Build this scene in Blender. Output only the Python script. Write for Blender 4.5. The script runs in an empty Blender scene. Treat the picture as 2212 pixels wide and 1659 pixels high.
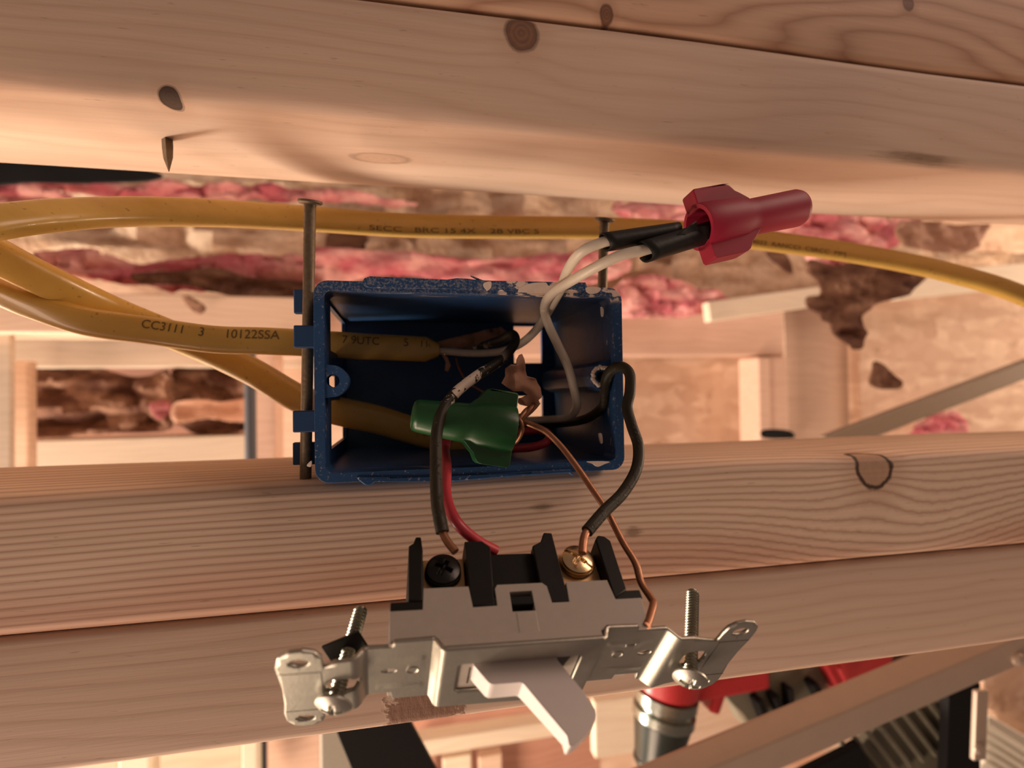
import bpy, bmesh, math, random
import numpy as np
from mathutils import Vector, Matrix, noise
from mathutils.geometry import tessellate_polygon
random.seed(4)
SC = bpy.context.scene
COL = SC.collection

# ------------------------------------------------------------------ camera
F_PX, CX, CY, DIST = 1149.56, 1106.0, 829.5, 0.165
EX = Vector((5594., -65., F_PX)).normalized()
EY = Vector((-236., 20., F_PX)).normalized()
EZ = EX.cross(EY)
if EZ.y > 0: EZ = -EZ
CAM = Vector((0, -DIST, 0))
def ray(u, v):
    c = Vector((u-CX, v-CY, F_PX)); return Vector((EX.dot(c), EY.dot(c), EZ.dot(c)))
def at(u, v, Y):
    """world point at depth plane Y (metres behind the box rim) seen at photo position u, v"""
    d = ray(u, v); return CAM + d*((Y+DIST)/d.y)
cd = bpy.data.cameras.new('camera'); cam = bpy.data.objects.new('camera', cd); COL.objects.link(cam)
right = Vector((EX.x, EY.x, EZ.x)); down = Vector((EX.y, EY.y, EZ.y)); fwd = Vector((EX.z, EY.z, EZ.z))
cam.matrix_world = Matrix(((right.x, -down.x, -fwd.x, CAM.x), (right.y, -down.y, -fwd.y, CAM.y), (right.z, -down.z, -fwd.z, CAM.z), (0, 0, 0, 1)))
cd.sensor_width = 36; cd.lens = F_PX/2212*36; cd.clip_start = .005; cd.clip_end = 20
cd.dof.use_dof = True; cd.dof.focus_distance = .160; cd.dof.aperture_fstop = cd.lens/2.0
SC.camera = cam
# ------------------------------------------------------------------ light
w = bpy.data.worlds.new('world'); SC.world = w; w.use_nodes = True
w.node_tree.nodes['Background'].inputs[0].default_value = (1, .67, .52, 1)
w.node_tree.nodes['Background'].inputs[1].default_value = .15
def lamp(name, kind, loc, energy, color, size=.1, target=None):
    l = bpy.data.lights.new(name, kind); l.energy = energy; l.color = color
    if kind == 'AREA': l.size = size
    else: l.shadow_soft_size = size
    o = bpy.data.objects.new(name, l); COL.objects.link(o); o.location = loc
    if target is not None: o.rotation_euler = (Vector(target)-Vector(loc)).to_track_quat('-Z', 'Y').to_euler()
    return o
lamp('work_lamp', 'POINT', (-1.62, .54, -.82), 212.0, (1, .85, .69), .20)
lamp('background_fill', 'AREA', (-.55, .10, -1.15), 8.0, (1, .74, .52), .30, (.45, .95, -.1))  # added unseen area light that brightens the background boards
lamp('right_background_fill', 'AREA', (2.7, .28, .20), 38.0, (1, .72, .50), .35, (.45, .85, .0))  # added light out of view, lifts the right part of the background
lamp('front_fill_low', 'AREA', (-1.25, -.50, -1.3), 26.0, (1, .70, .53), .8, (0.1, 0, 0))  # added low fill for the front faces, grazing to keep the box dark
lamp('front_fill_high', 'AREA', (1.35, -.5, 1.35), 13.0, (1, .70, .55), .8, (0.05, 0, 0))  # added high fill from the opposite side, also for the front faces
SC.view_settings.view_transform = 'Standard'; SC.view_settings.look = 'None'
SC.view_settings.exposure = 0; SC.view_settings.gamma = 1; SC.view_settings.use_curve_mapping = False

# ------------------------------------------------------------------ node helper
class NT:
    def __init__(s, name):
        s.m = bpy.data.materials.new(name); s.m.use_nodes = True; s.t = s.m.node_tree; s.n = s.t.nodes; s.b = s.n['Principled BSDF']
        s.tc = s.n.new('ShaderNodeTexCoord')
    def link(s, a, b): s.t.links.new(a, b)
    def put(s, sock, v):
        if hasattr(v, 'links') or hasattr(v, 'is_linked'): s.link(v, sock)
        else:
            if sock.type == 'RGBA' and len(v) == 3: v = (*v, 1)
            sock.default_value = v
    def math(s, op, a, b=None, c=None, clamp=False):
        n = s.n.new('ShaderNodeMath'); n.operation = op; n.use_clamp = clamp
        for i, x in enumerate((a, b, c)):
            if x is not None: s.put(n.inputs[i], x)
        return n.outputs[0]
    def vmath(s, op, a, b=None):
        n = s.n.new('ShaderNodeVectorMath'); n.operation = op; s.put(n.inputs[0], a)
        if b is not None: s.put(n.inputs[1], b)
        return n.outputs['Value'] if op in ('LENGTH', 'DOT_PRODUCT') else n.outputs[0]
    def noise(s, vec, scale=1, detail=3, rough=.5, dist=0):
        n = s.n.new('ShaderNodeTexNoise'); s.put(n.inputs['Vector'], vec); n.inputs['Scale'].default_value = scale
        n.inputs['Detail'].default_value = detail; n.inputs['Roughness'].default_value = rough; n.inputs['Distortion'].default_value = dist
        return n.outputs['Fac']
    def vor(s, vec, scale=1, out='Color'):
        n = s.n.new('ShaderNodeTexVoronoi'); s.put(n.inputs['Vector'], vec); n.inputs['Scale'].default_value = scale; return n.outputs[out]
    def mix(s, f, a, b, mode='MIX'):
        n = s.n.new('ShaderNodeMix'); n.data_type = 'RGBA'; n.blend_type = mode
        s.put(n.inputs[0], f); s.put(n.inputs[6], a); s.put(n.inputs[7], b); return n.outputs[2]
    def ramp(s, f, a, b):
        n = s.n.new('ShaderNodeMapRange'); n.interpolation_type = 'SMOOTHSTEP'; s.put(n.inputs[0], f)
        n.inputs[1].default_value = a; n.inputs[2].default_value = b; return n.outputs[0]
    def sep(s, v):
        n = s.n.new('ShaderNodeSeparateXYZ'); s.put(n.inputs[0], v); return n.outputs
    def bump(s, h, strength=.3, dist=.0005):
        n = s.n.new('ShaderNodeBump'); n.inputs['Strength'].default_value = strength; n.inputs['Distance'].default_value = dist
        s.put(n.inputs['Height'], h); s.link(n.outputs[0], s.b.inputs['Normal'])
    def color(s, c): s.put(s.b.inputs['Base Color'], c)
    def rough(s, r): s.put(s.b.inputs['Roughness'], r)

def plain(name, col, rough=.5, metal=0, var=.12, scale=300, bump=0, bscale=None, spec=.5, trans=0):
    t = NT(name); o = t.tc.outputs['Object']
    n = t.noise(o, scale, 4)
    k = t.math('MULTIPLY_ADD', n, 2*var, 1-var)
    t.color(t.mix(1, col, k, 'MULTIPLY'))
    t.rough(rough); t.b.inputs['Metallic'].default_value = metal; t.b.inputs['Specular IOR Level'].default_value = spec
    if bump: t.bump(t.noise(o, bscale or scale, 5), bump, .0003)
    if trans: t.b.inputs['Subsurface Weight'].default_value = trans; t.b.inputs['Subsurface Scale'].default_value = .002; t.b.inputs['Subsurface Radius'].default_value = (1, .6, .4)
    return t.m

def wood(name, light, dark, freq=260, wave=.010, fibre=.18, contrast=.5, knots=(), patches=(), seed=0., tilt=(0, .35, 1), rough=.62, red=None, redz=None):
    """lumber with the grain along local x; knots = (x, z, rx, rz, warp, kind) in world metres on the front face"""
    t = NT(name); P = t.tc.outputs['Object']
    X, Y, Z = t.sep(P)[:3]
    wob = t.noise(t.vmath('MULTIPLY', t.vmath('ADD', P, (seed, seed*.7, 0)), (5, 16, 16)), 1, 2)
    w_ = t.math('ADD', t.math('ADD', t.math('MULTIPLY', Z, tilt[2]), t.math('MULTIPLY', Y, tilt[1])), t.math('MULTIPLY', X, tilt[0]))
    w_ = t.math('MULTIPLY_ADD', wob, wave*2, w_)
    kd = []
    for (kx, ky, kz, rx, ry, rz, warp, kind) in knots:
        v = t.vmath('MULTIPLY', t.vmath('SUBTRACT', P, (kx, ky, kz)), (1/rx, 1/ry, 1/rz))
        nd = t.noise(t.vmath('MULTIPLY', P, (1, 1, 1)), 260, 2)
        d = t.math('MULTIPLY_ADD', nd, .25, t.math('SUBTRACT', t.vmath('LENGTH', v), .12)); kd.append((d, kind))
        g = t.math('POWER', 2.718, t.math('MULTIPLY', t.math('MULTIPLY', d, d), -.16))
        s_ = t.math('MULTIPLY', t.ramp(t.sep(v)[2], -2, 2), 1.0)
        sg = t.math('MULTIPLY_ADD', s_, 2, -1)
        w_ = t.math('MULTIPLY_ADD', t.math('MULTIPLY', g, sg) if kind != 'arch' else g, warp, w_)
    ph = t.math('MULTIPLY', w_, freq)
    jitter = t.noise(t.vmath('MULTIPLY', P, (3, 60, 60)), 1, 2)
    ph = t.math('MULTIPLY_ADD', jitter, 1.6, ph)
    fr = t.math('FRACT', ph)
    ring = t.math('POWER', t.math('PINGPONG', t.math('ADD', fr, .0), .5), 2.2)
    ring = t.math('MULTIPLY', ring, 4.6, clamp=True)
    fib = t.noise(t.vmath('MULTIPLY', P, (26, 900, 900)), 1, 3, .7)
    big = t.noise(t.vmath('MULTIPLY', t.vmath('ADD', P, (seed, 0, 0)), (6, 40, 40)), 1, 2)
    c = t.mix(t.math('MULTIPLY', ring, contrast), light, dark)
    if red: c = t.mix(t.math('MULTIPLY', t.ramp(big, .42, .62), .8), c, t.mix(t.math('MULTIPLY', ring, contrast), red, dark))
    if redz:
        rn = t.math('MULTIPLY_ADD', t.noise(t.vmath('MULTIPLY', P, (12, 60, 60)), 1, 2), .020, t.math('SUBTRACT', w_, .010))
        c = t.mix(t.math('MULTIPLY', t.ramp(rn, redz[0], redz[1]), .85), c, t.mix(t.math('MULTIPLY', ring, contrast), redz[2], redz[3]))
    c = t.mix(1, c, t.math('MULTIPLY_ADD', fib, fibre*2, 1-fibre), 'MULTIPLY')
    c = t.mix(1, c, t.math('MULTIPLY_ADD', big, .22, .89), 'MULTIPLY')
    h = t.math('MULTIPLY_ADD', fib, .6, t.math('MULTIPLY', ring, -.5))
    fleck = t.ramp(t.noise(t.vmath('MULTIPLY', P, (130, 700, 900)), 1, 2), .70, .78)
    c = t.mix(t.math('MULTIPLY', fleck, .35), c, tuple(x*.45 for x in dark))
    for d, kind in kd:
        if kind == 'arch': continue
        inside = t.ramp(d, 1.0, .9); edge = t.math('MULTIPLY', t.ramp(d, 1.18, 1.0), t.ramp(d, .80, .95)); halo = t.ramp(d, 2.6, .9)
        kc = {'dark': (.035, .014, .009), 'ring': (.50, .32, .21), 'brown': (.26, .12, .07), 'faint': (.52, .30, .18), 'stain': (.30, .2, .12)}[kind]
        kn = t.noise(t.vmath('MULTIPLY', P, (500, 500, 500)), 1, 3)
        rr = t.math('PINGPONG', t.math('MULTIPLY', d, 3.2), .5)
        kc2 = t.mix(t.math('MULTIPLY_ADD', kn, .5, rr), kc, tuple(x*.35 for x in kc))
        if kind == 'stain':
            c = t.mix(t.math('MULTIPLY', t.ramp(t.math('ADD', d, t.math('MULTIPLY', fib, 1.2)), 1.9, .9), .7), c, kc2); continue
        c = t.mix(t.math('MULTIPLY', halo, .45), c, tuple(x*1.35*.8 for x in dark))
        c = t.mix(t.math('MULTIPLY', inside, .35 if kind == 'faint' else .9), c, kc2 if kind != 'ring' else t.mix(kn, (.52, .34, .23), (.40, .25, .16)))
        c = t.mix(t.math('MULTIPLY', edge, {'ring': .95, 'faint': .3, 'dark': .5, 'brown': .55}[kind]), c, (.05, .03, .02))
        h = t.math('MULTIPLY_ADD', inside, -1.5 if kind == 'dark' else -.25, h)
    for (px, pz, rx, rz, pc) in patches:
        v = t.vmath('MULTIPLY', t.vmath('SUBTRACT', P, (px, 0, pz)), (1/rx, 0, 1/rz))
        nn = t.noise(P, 350, 4)
        d = t.math('MULTIPLY_ADD', nn, 1.3, t.vmath('LENGTH', v))
        m_ = t.ramp(d, 1.72, 1.5)
        rg = t.noise(t.vmath('MULTIPLY', P, (500, 500, 220)), 1, 4, .7)
        c = t.mix(t.math('MULTIPLY', m_, .85), c, t.mix(rg, tuple(x*.55 for x in pc), pc))
        h = t.math('MULTIPLY_ADD', t.math('MULTIPLY', m_, rg), 4, h)
    t.color(c); t.rough(rough); t.b.inputs['Specular IOR Level'].default_value = .25
    t.bump(h, .35, .00035)
    return t.m

# ------------------------------------------------------------------ object helpers
def tag(o, label=None, cat=None, group=None, kind=None):
    if label: o['label'] = label
    if cat: o['category'] = cat
    if group: o['group'] = group
    if kind: o['kind'] = kind
    return o
def empty(name, loc=(0, 0, 0), mw=None):
    o = bpy.data.objects.new(name, None); COL.objects.link(o)
    o.empty_display_size = .01
    if mw is not None: o.matrix_world = mw
    else: o.location = loc
    return o
def link_mesh(name, me, mat, parent=None, smooth=True, bevel=0, seg=2, solid=0, local=False, angle=35):
    o = bpy.data.objects.new(name, me); COL.objects.link(o)
    for m_ in (mat if isinstance(mat, (list, tuple)) else [mat]): me.materials.append(m_)
    if smooth:
        for p in me.polygons: p.use_smooth = True
        bm = bmesh.new(); bm.from_mesh(me); ca = math.radians(angle)
        for e in bm.edges:
            if len(e.link_faces) == 2 and e.calc_face_angle(0) > ca: e.smooth = False
        bm.to_mesh(me); bm.free()
    if solid:
        s = o.modifiers.new('solid', 'SOLIDIFY'); s.thickness = solid; s.offset = 0
    if bevel:
        b = o.modifiers.new('bevel', 'BEVEL'); b.width = bevel; b.segments = seg; b.limit_method = 'ANGLE'; b.angle_limit = math.radians(40)
        b.harden_normals = False
    if parent is not None:
        o.parent = parent
        if not local: o.matrix_parent_inverse = PINV[parent.name]
    return o
PINV = {}
def root(name, loc, label, cat, group=None, mw=None):
    o = empty(name, loc, mw); tag(o, label, cat, group)
    PINV[o.name] = (mw if mw is not None else Matrix.Translation(Vector(loc))).inverted()
    return o
def mesh(verts, faces):
    me = bpy.data.meshes.new('m'); me.from_pydata([tuple(v) for v in verts], [], faces); me.validate(); me.update()
    bm = bmesh.new(); bm.from_mesh(me); bmesh.ops.recalc_face_normals(bm, faces=bm.faces); bm.to_mesh(me); bm.free()
    return me
class MB:
    def __init__(s): s.v = []; s.f = []
    def add(s, vs, fs):
        n = len(s.v); s.v += [Vector(v) for v in vs]; s.f += [tuple(i+n for i in f) for f in fs]; return s
    def box(s, a, b, mw=None):
        (x0, y0, z0), (x1, y1, z1) = a, b
        vs = [Vector(p) for p in ((x0, y0, z0), (x1, y0, z0), (x1, y1, z0), (x0, y1, z0), (x0, y0, z1), (x1, y0, z1), (x1, y1, z1), (x0, y1, z1))]
        if mw is not None: vs = [mw @ p for p in vs]
        return s.add(vs, [(0, 3, 2, 1), (4, 5, 6, 7), (0, 1, 5, 4), (1, 2, 6, 5), (2, 3, 7, 6), (3, 0, 4, 7)])
    def bar(s, p0, p1, wd, th, up=(0, -1, 0)):
        p0, p1 = Vector(p0), Vector(p1); d = (p1-p0); L = d.length; d.normalize(); n = Vector(up); n = (n-d*n.dot(d)).normalized(); b = n.cross(d)
        mw = Matrix.Translation(p0) @ Matrix((d, b, n)).transposed().to_4x4()
        return s.box((0, -wd/2, -th/2), (L, wd/2, th/2), mw)
    def grid(s, nu, nv, fn, cu=False, capu=False):
        """fn(i/nu, j/nv); cu closes the v direction; capu caps both ends with fans"""
        n = len(s.v); cols = nv if cu else nv+1
        for i in range(nu+1):
            for j in range(cols): s.v.append(Vector(fn(i/nu, j/nv)))
        for i in range(nu):
            for j in range(nv):
                a = n+i*cols+j; b = n+i*cols+(j+1) % cols
                s.f.append((a, b, b+cols, a+cols))
        if capu:
            for i in (0, nu):
                c = sum((s.v[n+i*cols+j] for j in range(cols)), Vector())/cols; s.v.append(c); k = len(s.v)-1
                for j in range(nv):
                    a = n+i*cols+j; b = n+i*cols+(j+1) % cols; s.f.append((a, b, k))
        return s
    def lathe(s, prof, mw, seg=32, caps=True):
        """prof = [(z, r)...] about local z of mw"""
        m = len(prof)-1
        def fn(a, b):
            z, r = prof[round(a*m)]; an = b*2*math.pi; return mw @ Vector((r*math.cos(an), r*math.sin(an), z))
        return s.grid(m, seg, fn, True, caps)
    def prism(s, loops, z0, z1, mw=Matrix()):
        vs2 = [Vector((x, y, 0)) for lp in loops for x, y in lp]
        tris = tessellate_polygon([[Vector((x, y, 0)) for x, y in lp] for lp in loops])
        N = len(vs2); vs = [mw @ Vector((p.x, p.y, z0)) for p in vs2]+[mw @ Vector((p.x, p.y, z1)) for p in vs2]
        fs = [tuple(t_) for t_ in tris]+[tuple(i+N for i in reversed(t_)) for t_ in tris]
        k = 0
        for lp in loops:
            L = len(lp)
            for i in range(L):
                a, b = k+i, k+(i+1) % L; fs.append((a, b, b+N, a+N))
            k += L
        return s.add(vs, fs)
    def mesh(s): return mesh(s.v, s.f)
    def obj(s, name, mat, parent=None, **k): return link_mesh(name, s.mesh(), mat, parent, **k)
def frame(o, z, x=(1, 0, 0)):
    z = Vector(z).normalized(); x = Vector(x); x = (x-z*x.dot(z)).normalized(); y = z.cross(x)
    return Matrix.Translation(Vector(o)) @ Matrix((x, y, z)).transposed().to_4x4()
def catmull(pts, n=10, closed=False):
    pts = [Vector(p) for p in pts]; out = []; L = len(pts)
    rng = L if closed else L-1
    for i in range(rng):
        g = lambda k: pts[k % L] if closed else pts[max(0, min(L-1, k))]
        a, b, c, d = g(i-1), g(i), g(i+1), g(i+2)
        if not closed:
            if i == 0: a = b*2-c
            if i == L-2: d = c*2-b
        for j in range(n):
            t_ = j/n
            out.append(.5*((2*b)+(c-a)*t_+(2*a-5*b+4*c-d)*t_**2+(3*b-a-3*c+d)*t_**3))
    if not closed: out.append(pts[-1])
    return out
class Path:
    """swept path with a frame: t tangent, w width direction, n facing direction"""
    def __init__(s, pts, n=12, face=(0, -1, 0)):
        s.p = catmull(pts, n); s.fr = []
        L = len(s.p)
        for i in range(L):
            t_ = (s.p[min(i+1, L-1)]-s.p[max(i-1, 0)]).normalized()
            f = Vector(face) if not callable(face) else Vector(face(i/(L-1)))
            wv = t_.cross(f)
            if wv.length < .15: wv = s.fr[-1][1] if s.fr else t_.cross(Vector((0, 0, 1)))
            wv = (wv-t_*wv.dot(t_)).normalized()
            if s.fr and wv.dot(s.fr[-1][1]) < 0 and not callable(face): wv = -wv
            s.fr.append((t_, wv, wv.cross(t_).normalized()))
        s.s = [0]
        for i in range(1, L): s.s.append(s.s[-1]+(s.p[i]-s.p[i-1]).length)
    def at(s, dist):
        dist = max(0, min(s.s[-1]-1e-6, dist)); i = int(np.searchsorted(s.s, dist, 'right'))-1; i = max(0, min(len(s.p)-2, i))
        k = (dist-s.s[i])/max(1e-9, s.s[i+1]-s.s[i])
        return s.p[i].lerp(s.p[i+1], k), [s.fr[i][q].lerp(s.fr[i+1][q], k).normalized() for q in range(3)]
    def tube(s, mb, r, seg=16, rt=None):
        """r radius or function of 0..1 ; rt second radius (facing direction) for flat cable"""
        L = len(s.p)-1
        def fn(a, b):
            i = round(a*L); rr = r(a) if callable(r) else r; r2 = (rt(a) if callable(rt) else rt) if rt else rr
            an = b*2*math.pi; ca, sa = math.cos(an), math.sin(an)
            if rt:   # squircle section for flat sheathed cable
                e = .72; x = math.copysign(abs(ca)**e, ca)*rr; y = math.copysign(abs(sa)**e, sa)*r2
            else: x, y = ca*rr, sa*rr
            return s.p[i]+s.fr[i][1]*x+s.fr[i][2]*y
        return mb.grid(L, seg, fn, True, True)
def tube_obj(name, pts, r, mat, parent=None, n=12, seg=16, **k):
    p = Path(pts, n); mb = MB(); p.tube(mb, r, seg); return mb.obj(name, mat, parent, **k)
def sheet(name, loops, fn, mat, parent=None, thick=.0004, cut=.004, smooth=True, bevel=0):
    """polygon (with holes) cut into a grid of step cut, mapped by fn(x, y) -> point and given thickness"""
    vs = [Vector((x, y, 0)) for lp in loops for x, y in lp]
    tris = tessellate_polygon([[Vector((x, y, 0)) for x, y in lp] for lp in loops])
    bm = bmesh.new(); bv = [bm.verts.new(v) for v in vs]
    for t_ in tris:
        try: bm.faces.new([bv[i] for i in t_])
        except ValueError: pass
    cuts = cut if isinstance(cut, (list, tuple)) else None
    xs = [v.x for v in vs]; ys = [v.y for v in vs]
    lists = []
    if cuts: lists = [((1, 0, 0), c) for c in cuts]
    else:
        k = math.floor(min(xs)/cut)*cut+cut
        while k < max(xs): lists.append(((1, 0, 0), k)); k += cut
        k = math.floor(min(ys)/cut)*cut+cut
        while k < max(ys): lists.append(((0, 1, 0), k)); k += cut
    for nrm, c in lists:
        bmesh.ops.bisect_plane(bm, geom=bm.verts[:]+bm.edges[:]+bm.faces[:], plane_co=Vector(nrm)*c, plane_no=nrm, dist=1e-7)
    bmesh.ops.remove_doubles(bm, verts=bm.verts, dist=1e-7)
    for v in bm.verts: v.co = Vector(fn(v.co.x, v.co.y))
    bmesh.ops.recalc_face_normals(bm, faces=bm.faces)
    me = bpy.data.meshes.new('m'); bm.to_mesh(me); bm.free()
    return link_mesh(name, me, mat, parent, smooth=smooth, solid=thick, bevel=bevel)
def slab(mb, ubreaks, vbreaks, holes, to, t0, t1):
    """slab in a u,v grid with rectangular holes; to(u, v, t) -> point"""
    U, V = sorted(set(ubreaks)), sorted(set(vbreaks))
    solid = lambda i, j: 0 <= i < len(U)-1 and 0 <= j < len(V)-1 and not any(a <= (U[i]+U[i+1])/2 <= b and c <= (V[j]+V[j+1])/2 <= d for a, b, c, d in holes)
    for i in range(len(U)-1):
        for j in range(len(V)-1):
            if not solid(i, j): continue
            a, b, c, d = U[i], U[i+1], V[j], V[j+1]
            for t_ in (t0, t1): mb.add([to(a, c, t_), to(b, c, t_), to(b, d, t_), to(a, d, t_)], [(0, 1, 2, 3)])
            for (di, dj, q) in ((-1, 0, ((a, c), (a, d))), (1, 0, ((b, c), (b, d))), (0, -1, ((a, c), (b, c))), (0, 1, ((a, d), (b, d)))):
                if not solid(i+di, j+dj):
                    (p, q1), (r_, s_) = q; mb.add([to(p, q1, t0), to(r_, s_, t0), to(r_, s_, t1), to(p, q1, t1)], [(0, 1, 2, 3)])
    return mb
def weld(me):
    bm = bmesh.new(); bm.from_mesh(me); bmesh.ops.remove_doubles(bm, verts=bm.verts, dist=1e-6); bmesh.ops.recalc_face_normals(bm, faces=bm.faces); bm.to_mesh(me); bm.free(); return me
def circle(cx, cy, rx, ry=None, n=20, rot=0):
    ry = ry or rx; c, s_ = math.cos(rot), math.sin(rot); o = []
    for i in range(n):
        a = 2*math.pi*i/n; x, y = rx*math.cos(a), ry*math.sin(a); o.append((cx+x*c-y*s_, cy+x*s_+y*c))
    return o
def rrect(x0, y0, x1, y1, r, n=6):
    o = []
    for cx, cy, a0 in ((x1-r, y1-r, 0), (x0+r, y1-r, 90), (x0+r, y0+r, 180), (x1-r, y0+r, 270)):
        for i in range(n+1):
            a = math.radians(a0+90*i/n); o.append((cx+r*math.cos(a), cy+r*math.sin(a)))
    return o
def smooth_poly(pts, n=5):
    return [(p.x, p.y) for p in catmull([Vector((x, y, 0)) for x, y in pts], n, True)]

# ------------------------------------------------------------------ materials
PINE_L, PINE_D = (.74, .56, .43), (.50, .32, .215)
def kn(u, v, Y, ru, rv, warp, kind, ry=.012):
    p = at(u, v, Y); s_ = (Y+DIST)/ray(u, v).y; return (p.x, p.y, p.z, ru*s_, ry, rv*s_, warp, kind)
def knz(u, v, z, ru, ry, kind):
    d = ray(u, v); k = z/d.z; p = CAM+d*k; return (p.x, p.y, p.z, ru*k, ry, .006, .0, kind)
Yf = .012
M_up1 = wood('pine_header_front', (.70, .52, .40), (.53, .345, .24), 150, .02, .10, .32, knots=[kn(368, 212, Yf+.002, 22, 20, .002, 'dark', .006), kn(1127, 72, Yf, 36, 40, .006, 'brown'), kn(1990, 342, Yf, 110, 16, .0, 'stain', .004), knz(822, 343, .0905, 62, .0045, 'faint')], seed=1.3)
M_up2 = wood('pine_header_rear', (.64, .42, .29), (.38, .20, .125), 120, .035, .14, .8, knots=[kn(1311, 30, Yf, 15, 22, .003, 'brown'), kn(1965, 5, Yf, 14, 16, .003, 'brown')], seed=4.1)
M_lo1 = wood('pine_stud_front', (.76, .58, .44), (.42, .25, .165), 420, .004, .16, .75, knots=[kn(1888, 1008, Yf, 44, 46, .006, 'ring'), kn(1960, 1190, Yf, 150, 55, .014, 'arch'), kn(1172, 1095, Yf, 30, 9, 0, 'stain', .004), kn(1368, 1150, Yf, 22, 12, 0, 'stain', .004)], seed=2.2, tilt=(-.012, .35, 1), redz=(-.038, -.056, (.62, .37, .26), (.34, .165, .10)))
M_lo2 = wood('pine_stud_lower', (.70, .52, .40), (.55, .365, .26), 170, .02, .09, .42, seed=7.7, patches=[(*(lambda p: (p.x, p.z))(at(915, 1538, .014)), .013, .0085, (.34, .18, .12))])
M_bg = [wood('background_lumber_'+n_, l_, d_, 90, .03, .08, .4, seed=s_) for n_, l_, d_, s_ in (('tan', (.80, .60, .46), (.60, .40, .28), 9.), ('pink', (.78, .54, .42), (.58, .36, .26), 11.), ('pale', (.88, .76, .60), (.75, .58, .42), 13.), ('grey', (.60, .50, .40), (.45, .36, .27), 15.), ('red', (.55, .30, .22), (.38, .18, .13), 17.))]
def osb_mat():
    t = NT('oriented_strand_board'); P = t.tc.outputs['Object']
    v1 = t.vor(t.vmath('MULTIPLY', P, (22, 22, 60)), 1); v2 = t.vor(t.vmath('MULTIPLY', t.vmath('ADD', P, (3, 1, 2)), (40, 30, 26)), 1)
    a = t.sep(v1)[0]; b = t.sep(v2)[1]
    c = t.mix(a, (.62, .40, .28), (.86, .64, .48)); c = t.mix(t.math('MULTIPLY', b, .4), c, (.55, .34, .22))
    c = t.mix(t.math('MULTIPLY', t.ramp(t.noise(P, 24, 4), .62, .72), .6), c, (.36, .2, .12))
    t.color(c); t.rough(.8); t.bump(a, .3, .002); return t.m
M_osb = osb_mat()
def fluff(name, a, b):
    t = NT(name); P = t.tc.outputs['Object']; n = t.noise(t.vmath('MULTIPLY', P, (14, 14, 40)), 1, 5, .6)
    t.color(t.mix(t.ramp(n, .35, .65), a, b)); t.rough(1); t.b.inputs['Specular IOR Level'].default_value = .1; t.bump(t.noise(P, 90, 5), .8, .006); return t.m
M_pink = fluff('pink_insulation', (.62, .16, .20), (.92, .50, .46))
M_pinkd = fluff('shaded_insulation', (.20, .05, .06), (.34, .12, .12))  # darker insulation copy, shade of the recess put into the colour
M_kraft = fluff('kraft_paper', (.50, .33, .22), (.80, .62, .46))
M_kraftdark = fluff('dark_and_shaded_kraft_paper', (.10, .045, .032), (.24, .13, .085))  # dark brown paper; also paints the shadow below the pink band
def yellow_mat():
    t = NT('yellow_cable_sheath'); P = t.tc.outputs['Object']; n = t.noise(t.vmath('MULTIPLY', P, (60, 200, 200)), 1, 3)
    c = t.mix(n, (.52, .305, .062), (.64, .41, .10)); c = t.mix(t.math('MULTIPLY', t.ramp(t.noise(P, 500, 3), .66, .72), .5), c, (.16, .09, .03))
    t.color(c); t.rough(.34); t.b.inputs['Specular IOR Level'].default_value = .5; t.b.inputs['Coat Weight'].default_value = .15; t.bump(n, .15, .0006); return t.m
M_yel = yellow_mat()
def blue_mat():
    t = NT('blue_box_plastic'); P = t.tc.outputs['Object']; X, Y, Z = t.sep(P)[:3]
    c = t.mix(t.noise(P, 150, 4), (.018, .056, .150), (.026, .082, .205))
    front = t.ramp(Y, .0035, .0005); sp = t.ramp(t.noise(P, 900, 4, .7), .58, .66)
    zone = t.ramp(t.noise(P, 70, 3), .40, .62)
    top = t.math('MULTIPLY', t.ramp(Z, .026, .031), t.ramp(Y, .006, .001))
    c = t.mix(t.math('MULTIPLY', t.math('MULTIPLY', front, sp), t.math('MULTIPLY_ADD', zone, .5, .12)), c, (.55, .50, .47))
    c = t.mix(t.math('MULTIPLY', top, t.ramp(t.noise(P, 1300, 3, .7), .46, .62)), c, (.17, .19, .25))
    # plaster smears: heavy at the right of the top rim, thin along the inner edges
    pl = t.ramp(t.noise(t.vmath('MULTIPLY', P, (170, 260, 330)), 1, 4), .50, .54)
    rt = t.math('MULTIPLY', t.ramp(X, .022, .034), t.math('MULTIPLY', t.ramp(Z, .0285, .0305), t.ramp(Y, .004, .002)))
    c = t.mix(t.math('MULTIPLY', rt, pl), c, (.80, .66, .56))
    inn = t.ramp(t.noise(t.vmath('MULTIPLY', P, (60, 400, 300)), 1, 4, .6), .60, .68)
    band = t.math('MULTIPLY', t.ramp(Y, .010, .004), t.ramp(Y, .0002, .001))
    c = t.mix(t.math('MULTIPLY', t.math('MULTIPLY', inn, band), .75), c, (.55, .44, .36))
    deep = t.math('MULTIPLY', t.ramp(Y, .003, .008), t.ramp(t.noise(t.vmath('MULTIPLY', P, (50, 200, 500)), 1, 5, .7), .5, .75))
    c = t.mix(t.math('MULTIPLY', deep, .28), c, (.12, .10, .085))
    t.color(c); t.rough(t.math('MULTIPLY_ADD', t.ramp(Y, .001, .01), -.12, .52)); t.b.inputs['Specular IOR Level'].default_value = .20
    t.bump(t.noise(P, 500, 4), .18, .0003); return t.m
M_blue = blue_mat()
M_tabblue = plain('blue_tab_plastic', (.018, .062, .165), .45)
M_nail = plain('weathered_nail_steel', (.20, .155, .105), .5, .75, .35, 700, .35, 900)
M_zinc = plain('zinc_plated_steel', (.47, .455, .40), .42, 1.0, .10, 350, .12, 1500)
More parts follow.
